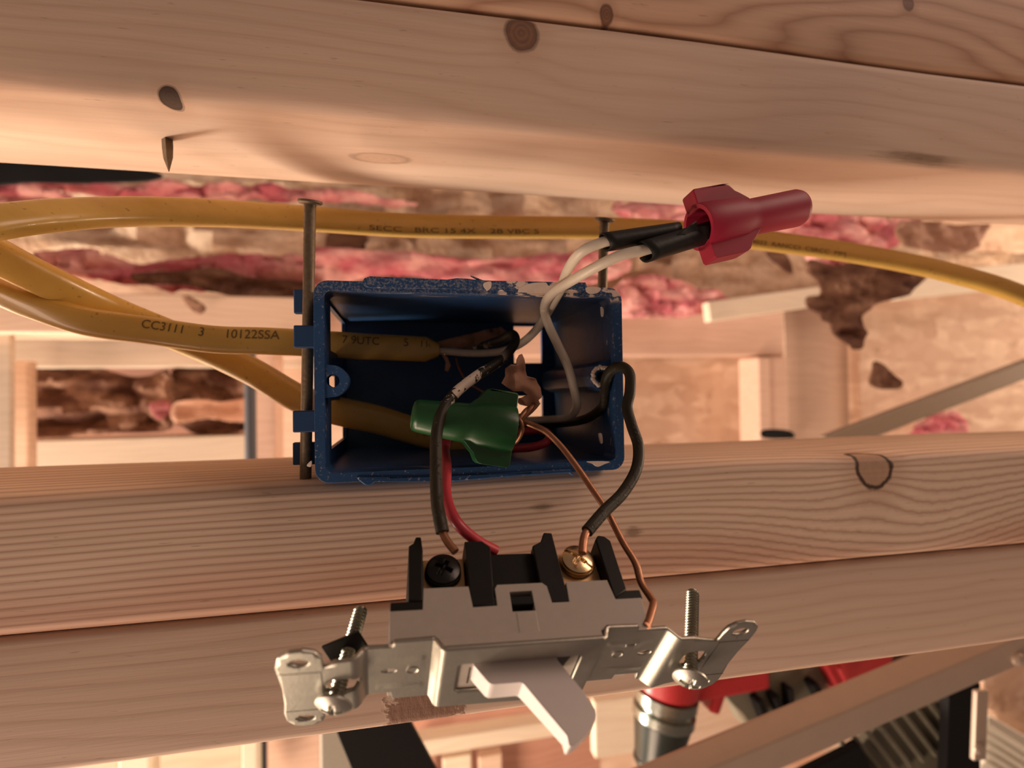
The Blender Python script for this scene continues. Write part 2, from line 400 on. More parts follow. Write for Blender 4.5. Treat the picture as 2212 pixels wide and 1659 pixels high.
M_zincd = plain('dull_zinc_screw', (.36, .35, .28), .36, 1.0, .15, 600, .2, 1500)
M_brass = plain('brass_terminal_plate', (.62, .40, .20), .42, .85, .15, 300)
M_brass2 = plain('brass_screw', (.78, .58, .34), .25, 1, .12, 300, .25, 400)
M_blk = plain('black_moulded_plastic', (.007, .0065, .006), .5, 0, .2, 300, .1, 900, .22)
M_blkscrew = plain('blackened_screw', (.018, .017, .016), .3, .6, .2, 400, .2, 700)
M_gray = plain('warm_grey_switch_plastic', (.42, .375, .325), .45, 0, .06, 500)
M_white = plain('white_toggle_plastic', (.70, .64, .61), .28, 0, .03, 500)
M_slot = plain('dark_slot_plastic', (.05, .04, .035), .5)
M_copper = plain('bare_copper', (.36, .165, .09), .42, .7, .2, 500, .2, 900)
M_whitew = plain('white_wire_insulation', (.70, .62, .50), .38, 0, .08, 400, .15, 500)
M_redw = plain('red_wire_insulation', (.46, .035, .055), .36, 0, .08, 400)
M_tape = plain('black_vinyl_tape', (.010, .010, .009), .5, 0, .2, 400, .2, 600, .3)
M_rednut = plain('red_connector_plastic', (.36, .016, .045), .52, 0, .05, 400, 0, None, .4)
M_redin = plain('red_connector_hollow', (.20, .004, .02), .5)
M_green = plain('green_connector_plastic', (.010, .074, .020), .33, 0, .3, 260, .15, 300)
def blackwire():
    t = NT('olive_black_wire_insulation'); P = t.tc.outputs['Object']; X, Y, Z = t.sep(P)[:3]
    c = t.mix(t.noise(P, 300, 3), (.018, .015, .009), (.040, .034, .020))
    g = t.math('MULTIPLY', t.ramp(Z, -.010, -.004), t.math('MULTIPLY', t.ramp(Z, .024, .012), t.ramp(X, .036, .030)))
    m_ = t.ramp(t.noise(t.vmath('MULTIPLY', P, (160, 200, 160)), 1, 5, .6), .53, .555)
    c = t.mix(t.math('MULTIPLY', m_, g), c, (.82, .68, .56)); t.color(c); t.rough(.5); t.b.inputs['Specular IOR Level'].default_value = .3; t.bump(m_, .4, .0004); return t.m
M_bw = blackwire()
M_leafpaper = plain('torn_brown_paper', (.42, .22, .14), .8, 0, .25, 250, .4, 500)
M_ink = plain('black_print', (.13, .08, .025), .6)
M_plaster = plain('dried_plaster', (.82, .68, .57), .8, 0, .15, 500, .5, 700)
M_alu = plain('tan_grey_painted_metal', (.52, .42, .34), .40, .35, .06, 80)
M_alud = plain('shaded_metal_brace', (.34, .27, .20), .45, .3, .06, 80)  # darker copy of the rail metal, shade put into the colour
M_rib = plain('grey_green_ribbed_plastic', (.16, .15, .11), .5, 0, .25, 60, .4, 120)
M_darkg = plain('dark_rubber_and_shade', (.008, .008, .009), .75, 0, .1, 100, 0, None, .2)  # also paints the dark gap strip and the notch
M_dred = plain('red_drill_plastic', (.40, .030, .035), .35)
M_grey = plain('grey_metal_panel', (.42, .40, .34), .5, .1)
M_blueg = plain('blue_grey_painted_rod', (.07, .075, .09), .5)
M_pale = plain('pale_ribbed_siding', (.85, .80, .68), .5)
M_cream = plain('painted_light_cream', (.95, .88, .70), .6)  # strong light on the board edges is put into this near-white colour
M_chuck = plain('drill_chuck_black', (.03, .035, .03), .28, .3)
M_chucks = plain('drill_chuck_steel', (.32, .34, .30), .25, .9)

# ------------------------------------------------------------------ large structure
bw = MB().box((-2.0, .98, -1.4), (3.2, 1.02, 1.5)).obj('wall_back', M_osb, smooth=False); tag(bw, kind='structure')

def lumber(name, a, b, mat, label, bevel=.003, seg=3, group=None, cat='lumber'):
    """board as a mesh with a little waviness along its length"""
    mb = MB(); x0, y0, z0 = a; x1, y1, z1 = b; n = 60
    sec = [(y0, z0), (y1, z0), (y1, z1), (y0, z1)]
    # rounded section
    pts = [(p[0], p[1]) for p in rrect(y0, z0, y1, z1, bevel, seg)]
    m = len(pts)
    def fn(i, j):
        x = x0+(x1-x0)*i; y, z = pts[round(j*m) % m]
        k = noise.noise(Vector((x*9, y*40, z*40)))*.0006
        return (x, y+k, z+noise.noise(Vector((x*7+5, 3, z*30)))*.0006)
    mb.grid(n, m, fn, True, True)
    o = mb.obj(name, mat, angle=60); tag(o, label, cat, group); return o
XL, XR = -.80, 1.30
lumber('header_board', (XL, .012, .0905), (XR, .076, .1300), M_up1, 'pale pine board spanning the top of the photo with bright underside and two knots', .0045, 5)
lumber('header_board', (XL, .0125, .1306), (XR, .076, .170), M_up2, 'reddish pine board at the top right edge above the pale header board', .0025)
lumber('stud_board', (XL, .012, -.0680), (XR, .090, -.0275), M_lo1, 'pine stud with dark outlined knot, directly beneath the blue box', .0045, 5)
lumber('stud_board', (XL, .0145, -.1090), (XR, .090, -.0686), M_lo2, 'smoother pine stud under the knotted stud, behind the switch', .0025)
# dark pit of the knot
# nail point through the header underside
n0 = at(362, 318, .040); n1 = at(365, 371, .036)
mb = MB(); ax = (n1-n0)
mb.lathe([(0-.006, .0018), (0, .0018), (ax.length*.45, .0015), (ax.length, .0001)], frame(n0, ax), 4)
o = mb.obj('nail_point', M_nail, smooth=False); tag(o, 'small steel nail point poking down out of the bright header board underside', 'nail')

# ------------------------------------------------------------------ background boards
def bgboard(name, u0, v0, u1, v1, Y, depth, mat, label, cat='lumber', bevel=.002):
    a = at(u0, v1, Y); b = at(u1, v0, Y)
    o = MB().box((a.x, Y, a.z), (b.x, Y+depth, b.z)).obj(name, mat, smooth=False, bevel=bevel); tag(o, label, cat); return o
T, PK, PL, GR, RD = M_bg
bgboard('cross_board', -420, 642, 655, 716, .62, .085, T, 'blurred tan cross board behind the yellow cables left of the box')
bgboard('cross_board', 560, 655, 1692, 768, .72, .06, PK, 'blurred tan board running behind the blue box to the right joint')
bgboard('backing_board', 20, 722, 660, 795, .78, .03, GR, 'greyish board in the recess below the left cross board')
bgboard('corner_post', -420, 722, 22, 1040, .64, .01, GR, 'olive grey vertical post at the left edge above the knotted stud', 'post')
bgboard('corner_post', 27, 780, 60, 1040, .70, .02, T, 'narrow pinkish vertical post beside the olive post at left', 'post')
bgboard('backing_board', 60, 790, 560, 955, .93, .02, RD, 'dark brown backing board behind the crumpled paper at left')
bgboard('ledge_board', 55, 938, 560, 1060, .80, .06, GR, 'bright pinkish ledge board just above the knotted stud at left')
bgboard('short_stud', 550, 748, 592, 1040, .66, .06, PK, 'pale pink vertical stud just left of the box flaps', 'stud')
mb = MB().lathe([(0, .0075), (.186, .0075)], frame(at(542, 1040, .62), (0, 0, 1)), 16)
o = mb.obj('vertical_rod', M_blueg); tag(o, 'thin dark blue-grey vertical rod beside the pale stud left of the box', 'rod')
bgboard('backing_board', 592, 768, 1298, 1040, .80, .02, T, 'warm tan board seen through the holes behind the blue box')
bgboard('sheathing_panel', 1300, 768, 1642, 1040, .80, .02, M_osb, 'bright sheathing panel right of the box behind the black wire loop', 'panel')
bgboard('short_stud', 1644, 772, 1662, 1040, .70, .06, PK, 'left narrow upright stud of the joint above the stud knot', 'stud')
bgboard('short_stud', 1664, 772, 1700, 1040, .71, .06, PK, 'right narrow upright stud of the joint above the stud knot', 'stud')
bgboard('backing_board', 1702, 660, 1850, 1040, .80, .02, T, 'plain tan board between the upright joint and the strand board')
a = at(1850, 640, .76)
bgboard('sheathing_panel', 1864, 640, 2700, 1100, .76, .03, M_osb, 'speckled strand board panel at the right behind the diagonal brace', 'panel')
def slant(name, u0, v0, u1, v1, wpx, Y, th, mat, label, cat):
    p, q = at(u0, v0, Y), at(u1, v1, Y); wd = wpx*(Y+DIST)/ray((u0+u1)/2, v0).y
    o = MB().bar(p, q, wd, th).obj(name, mat, smooth=False, bevel=.002); tag(o, label, cat); return o
slant('pale_batten', 1525, 675, 1770, 640, 42, .64, .02, PL, 'cream tapering batten right of the box below the red connector', 'batten')
slant('pale_batten', 1930, 622, 2420, 575, 52, .70, .02, PL, 'cream batten behind the right end of the upper yellow cable', 'batten')
# dark strip for the shaded gap under the header at upper left


def crumple(name, outline, Y, amp, mat, label, cat, freq=30, thick=.002, cut=.012, seed=0, lean=0):
    pts = [at(u, v, Y) for u, v in outline]; lp = smooth_poly([(p.x, p.z) for p in pts], 4); zc = sum(p.z for p in pts)/len(pts)
    def fn(x, z):
        n = noise.noise(Vector((x*freq, seed, z*freq*1.8)))*amp+noise.noise(Vector((x*freq*2.7, seed+9, z*freq*3)))*amp*.5
        return (x, Y+n+(z-zc)*lean, z)
    o = sheet(name, [lp], fn, mat, None, thick, cut); tag(o, label, cat); return o
crumple('dark_strip', [(-300, 330), (0, 345), (200, 355), (345, 375), (320, 392), (180, 396), (60, 394), (0, 400), (-300, 420)], .62, .003, M_darkg, 'black strip painting the shaded gap under the header board at the upper left', 'strip', 10, .004, .02, 2)  # black sheet stands in for the dark of the gap
# background layers of kraft paper and insulation in the band under the header
crumple('kraft_facing', [(-150, 380), (300, 385), (800, 395), (1300, 420), (1500, 430), (1480, 560), (1200, 600), (700, 600), (300, 600), (-150, 560)], .88, .03, M_kraft, 'wrinkled tan paper facing behind the upper yellow cable', 'paper', 14, .002, .03, 3)
crumple('insulation_tuft', [(-60, 405), (60, 400), (150, 425), (110, 450), (-60, 455)], .66, .015, M_pink, 'deep pink insulation tuft at the far left above the cables', 'insulation', 30, .012, .01, 1)
crumple('insulation_strip', [(90, 395), (330, 398), (480, 400), (640, 408), (800, 425), (900, 445), (640, 432), (420, 428), (200, 418)], .70, .02, M_pink, 'pale pink insulation strip just above the upper cable left of the nail', 'insulation', 26, .010, .012, 6)
crumple('insulation_strip', [(80, 545), (200, 545), (300, 570), (470, 555), (640, 560), (700, 590), (640, 640), (560, 622), (400, 628), (300, 612), (200, 600), (110, 575)], .70, .02, M_pink, 'bright pink insulation band between the cables left of the box', 'insulation', 22, .014, .012, 8)
crumple('insulation_strip', [(680, 545), (860, 548), (1040, 560), (1330, 545), (1330, 600), (1050, 620), (850, 590), (700, 610)], .66, .02, M_pink, 'pink insulation band just above the top rim of the box', 'insulation', 18, .01, .014, 12)
crumple('insulation_strip', [(1330, 440), (1420, 436), (1600, 445), (1700, 455), (1990, 480), (1960, 520), (1860, 545), (1700, 530), (1400, 480)], .66, .02, M_pink, 'deep pink insulation under the header board right of the red connector', 'insulation', 24, .014, .01, 15)
crumple('insulation_tuft', [(1750, 545), (1830, 545), (1860, 570), (1815, 590), (1770, 580)], .48, .01, M_pink, 'small bright pink insulation tuft under the right yellow cable', 'insulation', 40, .012, .006, 18)
crumple('insulation_tuft', [(1990, 915), (2040, 890), (2070, 895), (2080, 950), (1970, 950)], .70, .01, M_pink, 'pink insulation tuft below the diagonal brace at right', 'insulation', 30, .012, .008, 20)
crumple('insulation_strip', [(1340, 610), (1440, 600), (1560, 640), (1600, 660), (1500, 680), (1330, 680)], .66, .02, M_pink, 'dull pink insulation right of the box upper corner', 'insulation', 24, .01, .01, 23)
crumple('shadow_flap', [(290, 590), (400, 585), (470, 580), (540, 600), (660, 610), (670, 650), (600, 660), (480, 635), (390, 615), (300, 610)], .66, .012, M_kraftdark, 'dark maroon flap painting the shadow below the pink band left of the box', 'paper', 30, .002, .01, 25)  # dark sheet standing in for the shadow under the pink band
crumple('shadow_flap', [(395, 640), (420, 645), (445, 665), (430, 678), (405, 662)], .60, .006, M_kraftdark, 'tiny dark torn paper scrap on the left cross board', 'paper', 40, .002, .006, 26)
crumple('shadow_flap', [(712, 500), (790, 505), (790, 560), (712, 560)], .84, .003, M_kraftdark, 'dark brown square patch painting a shaded recess between cable and box top', 'paper', 30, .002, .01, 27)  # flat dark sheet gives the recess its shade
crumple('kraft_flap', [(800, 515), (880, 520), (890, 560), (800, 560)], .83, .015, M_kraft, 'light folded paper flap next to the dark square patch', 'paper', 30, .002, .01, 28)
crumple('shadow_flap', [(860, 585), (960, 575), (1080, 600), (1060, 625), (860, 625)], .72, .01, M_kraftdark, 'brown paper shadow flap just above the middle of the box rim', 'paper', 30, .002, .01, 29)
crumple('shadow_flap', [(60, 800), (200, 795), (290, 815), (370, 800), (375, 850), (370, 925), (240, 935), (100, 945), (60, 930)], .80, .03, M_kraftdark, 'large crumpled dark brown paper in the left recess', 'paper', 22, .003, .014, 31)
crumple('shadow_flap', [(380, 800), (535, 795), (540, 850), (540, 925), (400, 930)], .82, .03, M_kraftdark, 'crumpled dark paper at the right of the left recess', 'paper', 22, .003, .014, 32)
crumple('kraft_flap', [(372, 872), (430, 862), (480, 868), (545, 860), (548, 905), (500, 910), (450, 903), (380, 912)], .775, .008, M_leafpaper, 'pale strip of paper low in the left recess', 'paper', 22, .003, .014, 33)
crumple('insulation_tuft', [(330, 870), (370, 868), (365, 890), (352, 905), (335, 900)], .76, .008, M_pinkd, 'insulation tuft in painted maroon shade low in the left recess', 'insulation', 22, .006, .01, 34)
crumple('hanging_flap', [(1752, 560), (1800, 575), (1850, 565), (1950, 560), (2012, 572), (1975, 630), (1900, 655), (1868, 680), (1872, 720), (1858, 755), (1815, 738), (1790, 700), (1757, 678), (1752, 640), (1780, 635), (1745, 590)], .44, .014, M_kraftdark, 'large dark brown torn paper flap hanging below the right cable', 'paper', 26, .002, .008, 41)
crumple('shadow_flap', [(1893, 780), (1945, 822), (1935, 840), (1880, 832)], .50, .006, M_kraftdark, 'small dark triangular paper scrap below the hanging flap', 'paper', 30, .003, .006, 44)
crumple('kraft_flap', [(1945, 478), (2080, 485), (2140, 490), (2090, 545), (1990, 540), (1940, 520)], .52, .01, M_leafpaper, 'brown folded paper above the right end of the upper cable', 'paper', 26, .002, .008, 45)
crumple('shadow_flap', [(1650, 545), (1700, 548), (1712, 590), (1690, 580)], .55, .006, M_kraftdark, 'dark paper point under the tail of the red connector', 'paper', 30, .002, .006, 47)
crumple('kraft_facing', [(1480, 500), (1700, 520), (2300, 560), (2300, 650), (1900, 640), (1700, 650), (1480, 640)], .86, .02, M_kraft, 'tan wrinkled paper facing behind the right yellow cable', 'paper', 14, .002, .03, 50)
crumple('dark_notch', [(1650, 928), (1705, 930), (1712, 946), (1650, 946)], .60, .002, M_darkg, 'small black notch at the foot of the upright joint', 'scrap', 30, .002, .006, 51)  # flat black patch paints the dark inside of a notch

# ------------------------------------------------------------------ below the studs: boards, ladder, drill
bgboard('lower_board', 60, 1600, 255, 1760, .60, .03, T, 'dim tan board at the bottom left corner under the stud')
bgboard('lit_edge_board', 255, 1600, 322, 1760, .52, .03, M_cream, 'board edge in painted bright cream light at bottom left, left one of two')
bgboard('lower_board', 322, 1580, 522, 1760, .60, .03, T, 'flat tan board between the two bright cream edges')
bgboard('lit_edge_board', 522, 1580, 555, 1760, .52, .03, M_cream, 'board edge in painted bright cream light at bottom left, right one of two')
bgboard('dark_strip', 555, 1580, 574, 1760, .54, .01, M_blueg, 'thin dark strip right of the second bright edge', 'strip')
bgboard('lower_board', 574, 1560, 692, 1760, .58, .03, PK, 'pinkish board left of the grey metal leg')
bgboard('metal_upright', 692, 1550, 760, 1760, .34, .02, M_grey, 'pale grey metal upright left of the black strap', 'upright')
p = [at(u, v, .20) for u, v in [(725, 1560), (878, 1535), (1010, 1780), (815, 1780)]]
o = MB().prism([[(q.x, q.z) for q in p]], 0, .006, Matrix.Translation((0, .20, 0)) @ Matrix.Rotation(math.radians(90), 4, 'X')).obj('black_strap', M_darkg, smooth=False, bevel=.0008); tag(o, 'wide black strap slanting down below the studs at bottom centre', 'strap')
bgboard('floor_joist', 870, 1500, 1295, 1760, .74, .03, RD, 'reddish brown board at the bottom centre behind the toggle')
slant('lit_batten', 860, 1612, 1300, 1545, 34, .66, .03, PL, 'bright orange lit batten behind the toggle tip', 'batten')
for u0, u1, mt, lb in ((890, 942, RD, 'dark red block under the lit batten beside the black strap'), (958, 1018, PL, 'tan block second from the strap under the lit batten'), (1036, 1084, T, 'brown block third from the strap under the lit batten')):
    bgboard('wood_block', u0, 1628, u1, 1780, .70, .02, mt, lb, 'block')
bgboard('lit_board', 1286, 1490, 1480, 1640, .60, .02, PL, 'bright orange lit panel between the toggle and the drill', 'panel')
bgboard('lower_board', 1180, 1640, 1800, 1800, .58, .02, PK, 'brown board along the bottom edge left of the drill chuck')
bgboard('lit_board', 1480, 1430, 1800, 1660, .56, .02, T, 'tan lit board seen between drill chuck and grey handle', 'panel')

# cordless drill, chuck down, Y about .24
YD = .25; s_ = (YD+DIST)/ray(1440, 1560).y
dr = root('cordless_drill', at(1440, 1659, YD), 'red and dark grey cordless drill with chuck pointing down behind the studs', 'drill')
c0 = at(1415, 1668, YD); c1 = at(1448, 1440, YD); ax = (c1-c0); L = ax.length; fr_ = frame(c0, ax)
MB().lathe([(0, 34*s_), (.06*L, 44*s_), (.10*L, 50*s_), (.13*L, 50*s_), (.135*L, 48*s_), (.35*L, 56*s_), (.50*L, 62*s_)], fr_, 40).obj('chuck', M_chuck, dr)
MB().lathe([(.50*L, 62*s_), (.52*L, 66*s_), (.60*L, 66*s_), (.61*L, 58*s_), (.66*L, 58*s_), (.67*L, 67*s_), (.76*L, 67*s_)], fr_, 40).obj('collar', M_chucks, dr)
MB().lathe([(.76*L, 58*s_), (.80*L, 66*s_), (1.2*L, 70*s_), (1.5*L, 64*s_)], fr_, 32).obj('motor_housing', M_dred, dr)
MB().lathe([(-.04*L, 10*s_), (.0, 30*s_)], fr_, 20).obj('chuck_jaws', M_chucks, dr)
MB().bar(at(1470, 1478, YD), at(1640, 1448, YD), 46*s_, .03).obj('body_side', M_dred, dr, smooth=False, bevel=.003)
MB().bar(at(1530, 1530, YD), at(1560, 1440, YD), 26*s_, .02).obj('trigger', M_dred, dr, smooth=False, bevel=.003)
hp = smooth_poly([(q.x, q.z) for q in [at(u, v, YD) for u, v in [(1595, 1380), (1800, 1380), (1812, 1520), (1770, 1560), (1640, 1590), (1600, 1540), (1565, 1500), (1580, 1470)]]], 4)
RX = Matrix.Rotation(math.radians(90), 4, 'X')
hd = MB().prism([hp], -.015, .015, Matrix.Translation((0, YD+.01, 0)) @ RX).obj('handle', M_grey, dr, smooth=False, bevel=.003)
M_grip = plain('grey_green_grip', (.17, .165, .125), .5, 0, .2, 80, .4, 150); hd.data.materials[0] = M_grip
for k, (u0, v0, u1, v1) in enumerate([(1632, 1505, 1655, 1562), (1668, 1498, 1690, 1550), (1700, 1480, 1705, 1545), (1750, 1470, 1775, 1515)]):
    MB().bar(at(u0, v0, YD-.012), at(u1, v1, YD-.012), (16 if k != 2 else 9)*s_, .012).obj('grip_slot', M_darkg, dr, smooth=False, bevel=.001)
bp = [(q.x, q.z) for q in [at(u, v, YD-.01) for u, v in [(1740, 1380), (1920, 1370), (1890, 1470), (1860, 1490), (1812, 1512)]]]
MB().prism([bp], -.014, .02, Matrix.Translation((0, YD, 0)) @ RX).obj('battery_pack', M_dred, dr, smooth=False, bevel=.003)
MB().bar(at(1812, 1440, YD-.03), at(1838, 1490, YD-.03), 12*s_, .006).obj('battery_rib', M_dred, dr, smooth=False, bevel=.002)

# step ladder: two rails, rivet, link, ribbed top
YL = .17; sl = (YL+DIST)/ray(1900, 1500).y
ld = root('step_ladder', at(1700, 1659, YL), 'tan grey metal step ladder with slanting rails and ribbed tray at lower right', 'ladder')
rv = (at(2212, 1440, YL)-at(1640, 1640, YL)).normalized()
def rail(pu, qu, wpx, Y, mat, name, lipmat=None):
    p, q = at(*pu, Y), at(*qu, Y); d_ = (q-p).normalized(); n_ = Vector((0, -1, 0)); b_ = n_.cross(d_); wd = wpx*(Y+DIST)/ray(*pu).y
    # shallow V channel: a wide face with a turned-back upper facet
    prof = [(-.5*wd, .000), (.10*wd, .0), (.16*wd, -.0008), (.50*wd, -.010), (.50*wd, -.0125), (.13*wd, -.0035), (-.47*wd, -.0025), (-.47*wd, -.012), (-.5*wd, -.012)]
    sg = 1 if b_.z > 0 else -1; mb = MB(); m = len(prof); 
    mb.grid(1, m, lambda a, b: p.lerp(q, a)+b_*sg*prof[round(b*m) % m][0]+n_*prof[round(b*m) % m][1], True, True)
    return mb.obj(name, mat, ld, smooth=False, bevel=.0006)
rail((1380, 1741), (2420, 1299), 102, YL, M_alu, 'side_rail')
rv0 = at(2197, 1424, YL); MB().lathe([(0, .0052), (.0016, .0050), (.003, .0034), (.0034, .001)], frame(rv0, (0, -1, 0)), 24).obj('rivet', M_alu, ld)
MB().bar(at(2118, 1490, YL+.008), at(2112, 1640, YL+.008), 36*sl, .004).obj('spreader_link', M_alu, ld, smooth=False, bevel=.0012)
MB().lathe([(0, .0042), (.0012, .0040), (.0022, .002)], frame(at(2112, 1618, YL+.006), (0, -1, 0)), 20).obj('rivet', M_alu, ld)
bp = [(q.x, q.z) for q in [at(u, v, YL+.05) for u, v in [(2040, 1500), (2108, 1470), (2108, 1760), (2030, 1760)]]]
MB().prism([bp], -.004, .004, Matrix.Translation((0, YL+.05, 0)) @ RX).obj('side_plate', M_darkg, ld, smooth=False, bevel=.001)
bp = [(q.x, q.z) for q in [at(u, v, YL+.07) for u, v in [(1770, 1700), (1890, 1560), (2045, 1500), (2040, 1760), (1800, 1760)]]]
tray = MB().prism([bp], -.004, .004, Matrix.Translation((0, YL+.07, 0)) @ RX).obj('ribbed_tray', M_rib, ld, smooth=False, bevel=.001)
for k in range(8):
    u = 1812+k*27; v = 1600-k*12
    MB().bar(at(u, v-4, YL+.064), at(u+75, v+92, YL+.064), .0042, .004).obj('rib', M_rib, ld, smooth=False, bevel=.001)
bp = [(q.x, q.z) for q in [at(u, v, YL+.06) for u, v in [(1720, 1668), (1820, 1618), (1850, 1600), (1900, 1700), (1880, 1780), (1700, 1780)]]]
MB().prism([bp], -.004, .004, Matrix.Translation((0, YL+.06, 0)) @ RX).obj('tray_recess', M_darkg, ld, smooth=False, bevel=.001)
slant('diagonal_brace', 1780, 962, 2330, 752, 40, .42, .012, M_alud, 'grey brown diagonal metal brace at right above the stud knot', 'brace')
# pale ribbed siding, bottom right
sd = root('ribbed_siding', at(2170, 1640, .36), 'off-white ribbed siding piece in the bottom right corner', 'siding')
bp = [(q.x, q.z) for q in [at(u, v, .37) for u, v in [(2112, 1640), (2128, 1540), (2300, 1640), (2300, 1780), (2100, 1780)]]]
MB().prism([bp], -.004, .004, Matrix.Translation((0, .37, 0)) @ RX).obj('panel', M_pale, sd, smooth=False, bevel=.001)
for k in range(7):
    MB().bar(at(2112+k*3, 1556+k*22, .362), at(2260+k*3, 1650+k*22, .362), .0052, .003).obj('rib', M_pale, sd, smooth=False, bevel=.0012)
crumple('strand_board_scrap', [(2130, 1440), (2260, 1390), (2300, 1640), (2212, 1590), (2130, 1540)], .40, .001, M_osb, 'pinkish strand board seen below the rivet at lower right', 'panel', 20, .006, .02, 3)
crumple('shadow_flap', [(1880, 1380), (2010, 1370), (2000, 1430), (1890, 1470)], .30, .004, M_kraftdark, 'dark cluttered scrap between the battery and the ladder rail', 'scrap', 40, .003, .008, 60)

# ------------------------------------------------------------------ electrical box
BX0, BX1, BZ0, BZ1, BD, TW = -.0255, .0715, -.0262, .0338, .0725, .0030
box = root('electrical_box', ((BX0+BX1)/2, .03, BZ0), 'blue plastic single-gang electrical box with plaster-smeared rim, nailed on the stud', 'electrical box')
mb = MB(); ub = [BX0, BX0+TW, .0500, .0632, BX1-TW, BX1]
ix0, ix1, iz0, iz1 = BX0+TW, BX1-TW, BZ0+TW, BZ1-TW
# body as rounded ring extruded, front rim rounded corners
outer = rrect(BX0, BZ0, BX1, BZ1, .0042, 6); inner = rrect(ix0, iz0, ix1, iz1, .0022, 6)
toW = Matrix.Translation((0, 0, 0)) @ RX    # local (x, y=z, z) -> world (x, -z, y)
MB().prism([outer, inner], -.0100, 0, toW).obj('box_rim', M_blue, box, smooth=True, bevel=.0006)
mbw = MB()
for lo, hi in ((BZ0, BZ0+TW), (BZ1-TW, BZ1)): slab(mbw, [BX0+.0003, BX1-.0003], [.0100, BD], [], lambda x, y, t_: (x, y, t_), lo+.0003, hi)
slab(mbw, [.0100, BD], [BZ0+.0003, BZ1-.0003], [], lambda y, z, t_: (t_, y, z), BX1-TW, BX1-.0003)
zh = [(.0148, .0300), (-.0185, -.0021)]
slab(mbw, [.0100, .0102, .0195, .0235, .045, BD-.0012, BD], [BZ0+.0003, -.0185, -.0021, .0018, .0066, .0148, .0300, BZ1-.0003], [(.0235, BD-.0012, a_, b_) for a_, b_ in zh]+[(.0102, .045, .0018, .0066)], lambda y, z, t_: (t_, y, z), BX0+.0003, BX0+.0018)
slab(mbw, [BX0+.0003, .0500, .0632, BX1-.0003], [BZ0+.0003, -.0185, -.0021, .0130, .0300, BZ1-.0003], [(.0500, .0632, .0130, .0300), (.0500, .0632, -.0185, -.0021)], lambda x, z, t_: (x, t_, z), BD, BD+.0025)
link_mesh('box_wall', weld(mbw.mesh()), M_blue, box, smooth=False)
# ear with through hole on the left, boss with hole on the right
ear = smooth_poly([(BX0+.001, .0115), (BX0+.003, .0090), (BX0+.0065, .0084), (BX0+.0090, .0062), (BX0+.0098, .0040), (BX0+.0090, .0014), (BX0+.0065, -.0006), (BX0+.003, -.0012), (BX0+.001, -.0035)], 5)
MB().prism([ear, circle(-.0203, .0040, .0019)], -.0055, -.0004, toW).obj('screw_ear', M_blue, box, smooth=True, bevel=.0003)
MB().prism([[(BX1-TW+.0005, .0103), (.0662, .0098), (.0628, .0083), (.0616, .0047), (.0628, .0012), (.0662, -.0004), (BX1-TW+.0005, -.0009)], circle(.0652, .0047, .0015)], -.070, -.0035, toW).obj('screw_boss', M_blue, box, smooth=True, bevel=.0008)
rngp = MB()
for k in range(26):
    a_ = 2*math.pi*k/26; r_ = .0030+.0009*noise.noise(Vector((k*.8, 0, 0))); c_ = Vector((.0650+r_*math.cos(a_), .0030, .0047+r_*math.sin(a_)))
    rngp.lathe([(-.0006, .0002), (0, .0008), (.0006, .0002)], frame(c_, (0, -1, 0)), 6)
rngp.obj('plaster_crust', M_plaster, box)
# raised glued strips on the rim (broken flanges)
def rimstrip(pts, d0, d1, name='flange_remnant'):
    p = [at(u, v, .001) for u, v in pts]; MB().prism([[(q.x, q.z) for q in p]], -d1, -d0, toW).obj(name, M_blue, box, smooth=True, bevel=.0003)
rimstrip([(783, 612), (788, 603), (800, 599), (870, 602), (965, 606), (985, 603), (1010, 604), (1040, 608), (1100, 609), (1195, 611), (1262, 612), (1265, 622), (1262, 632), (1100, 630), (960, 626), (800, 624), (788, 620)], -.0006, .006)
rimstrip([(1015, 597), (1020, 598), (1042, 607), (1100, 610), (1040, 611)], -.0004, .001)
rimstrip([(770, 1028), (900, 1028), (1060, 1022), (1230, 1012), (1238, 1028), (1228, 1020), (1120, 1027), (960, 1040), (810, 1040), (800, 1047), (788, 1046), (775, 1036)], -.0004, .004)
# plaster dabs
def dab(pts, Y, name='plaster_dab', th=.0005):
    p = [at(u, v, Y) for u, v in pts]; MB().prism([smooth_poly([(q.x, q.z) for q in p], 3)], -th, th, Matrix.Translation((0, Y, 0)) @ RX).obj(name, M_plaster, box, smooth=True)
dab([(1045, 612), (1060, 609), (1060, 622), (1052, 628), (1044, 620)], -.0002)
dab([(1120, 630), (1130, 618), (1150, 612), (1178, 611), (1185, 618), (1215, 612), (1230, 622), (1200, 632), (1160, 632)], -.0004)
dab([(1264, 622), (1285, 620), (1297, 624), (1290, 633), (1272, 634)], -.0003)
dab([(1268, 997), (1315, 997), (1305, 1002), (1290, 1008), (1280, 1002)], -.0002)
dab([(1293, 938), (1299, 937), (1301, 955), (1297, 957)], .004)
dab([(1298, 663), (1303, 670), (1302, 684), (1299, 680)], .004)
dab([(673, 995), (663, 1005), (672, 1008)], .001)
# nail guide flaps on the left
for k, (v0, v1, Yt, u1) in enumerate([(627, 678, .0235, 690), (704, 752, .0150, 690), (886, 934, .0150, 690), (954, 1004, .0235, 690)]):
    a_, b_ = at(636 if k < 2 else 634, v1, Yt), at(u1, v0, Yt)
    MB().box((a_.x, Yt-.0014, a_.z), (BX0+.0006, Yt+.0014, b_.z)).obj('nail_flap', M_tabblue, box, smooth=False, bevel=.0004)
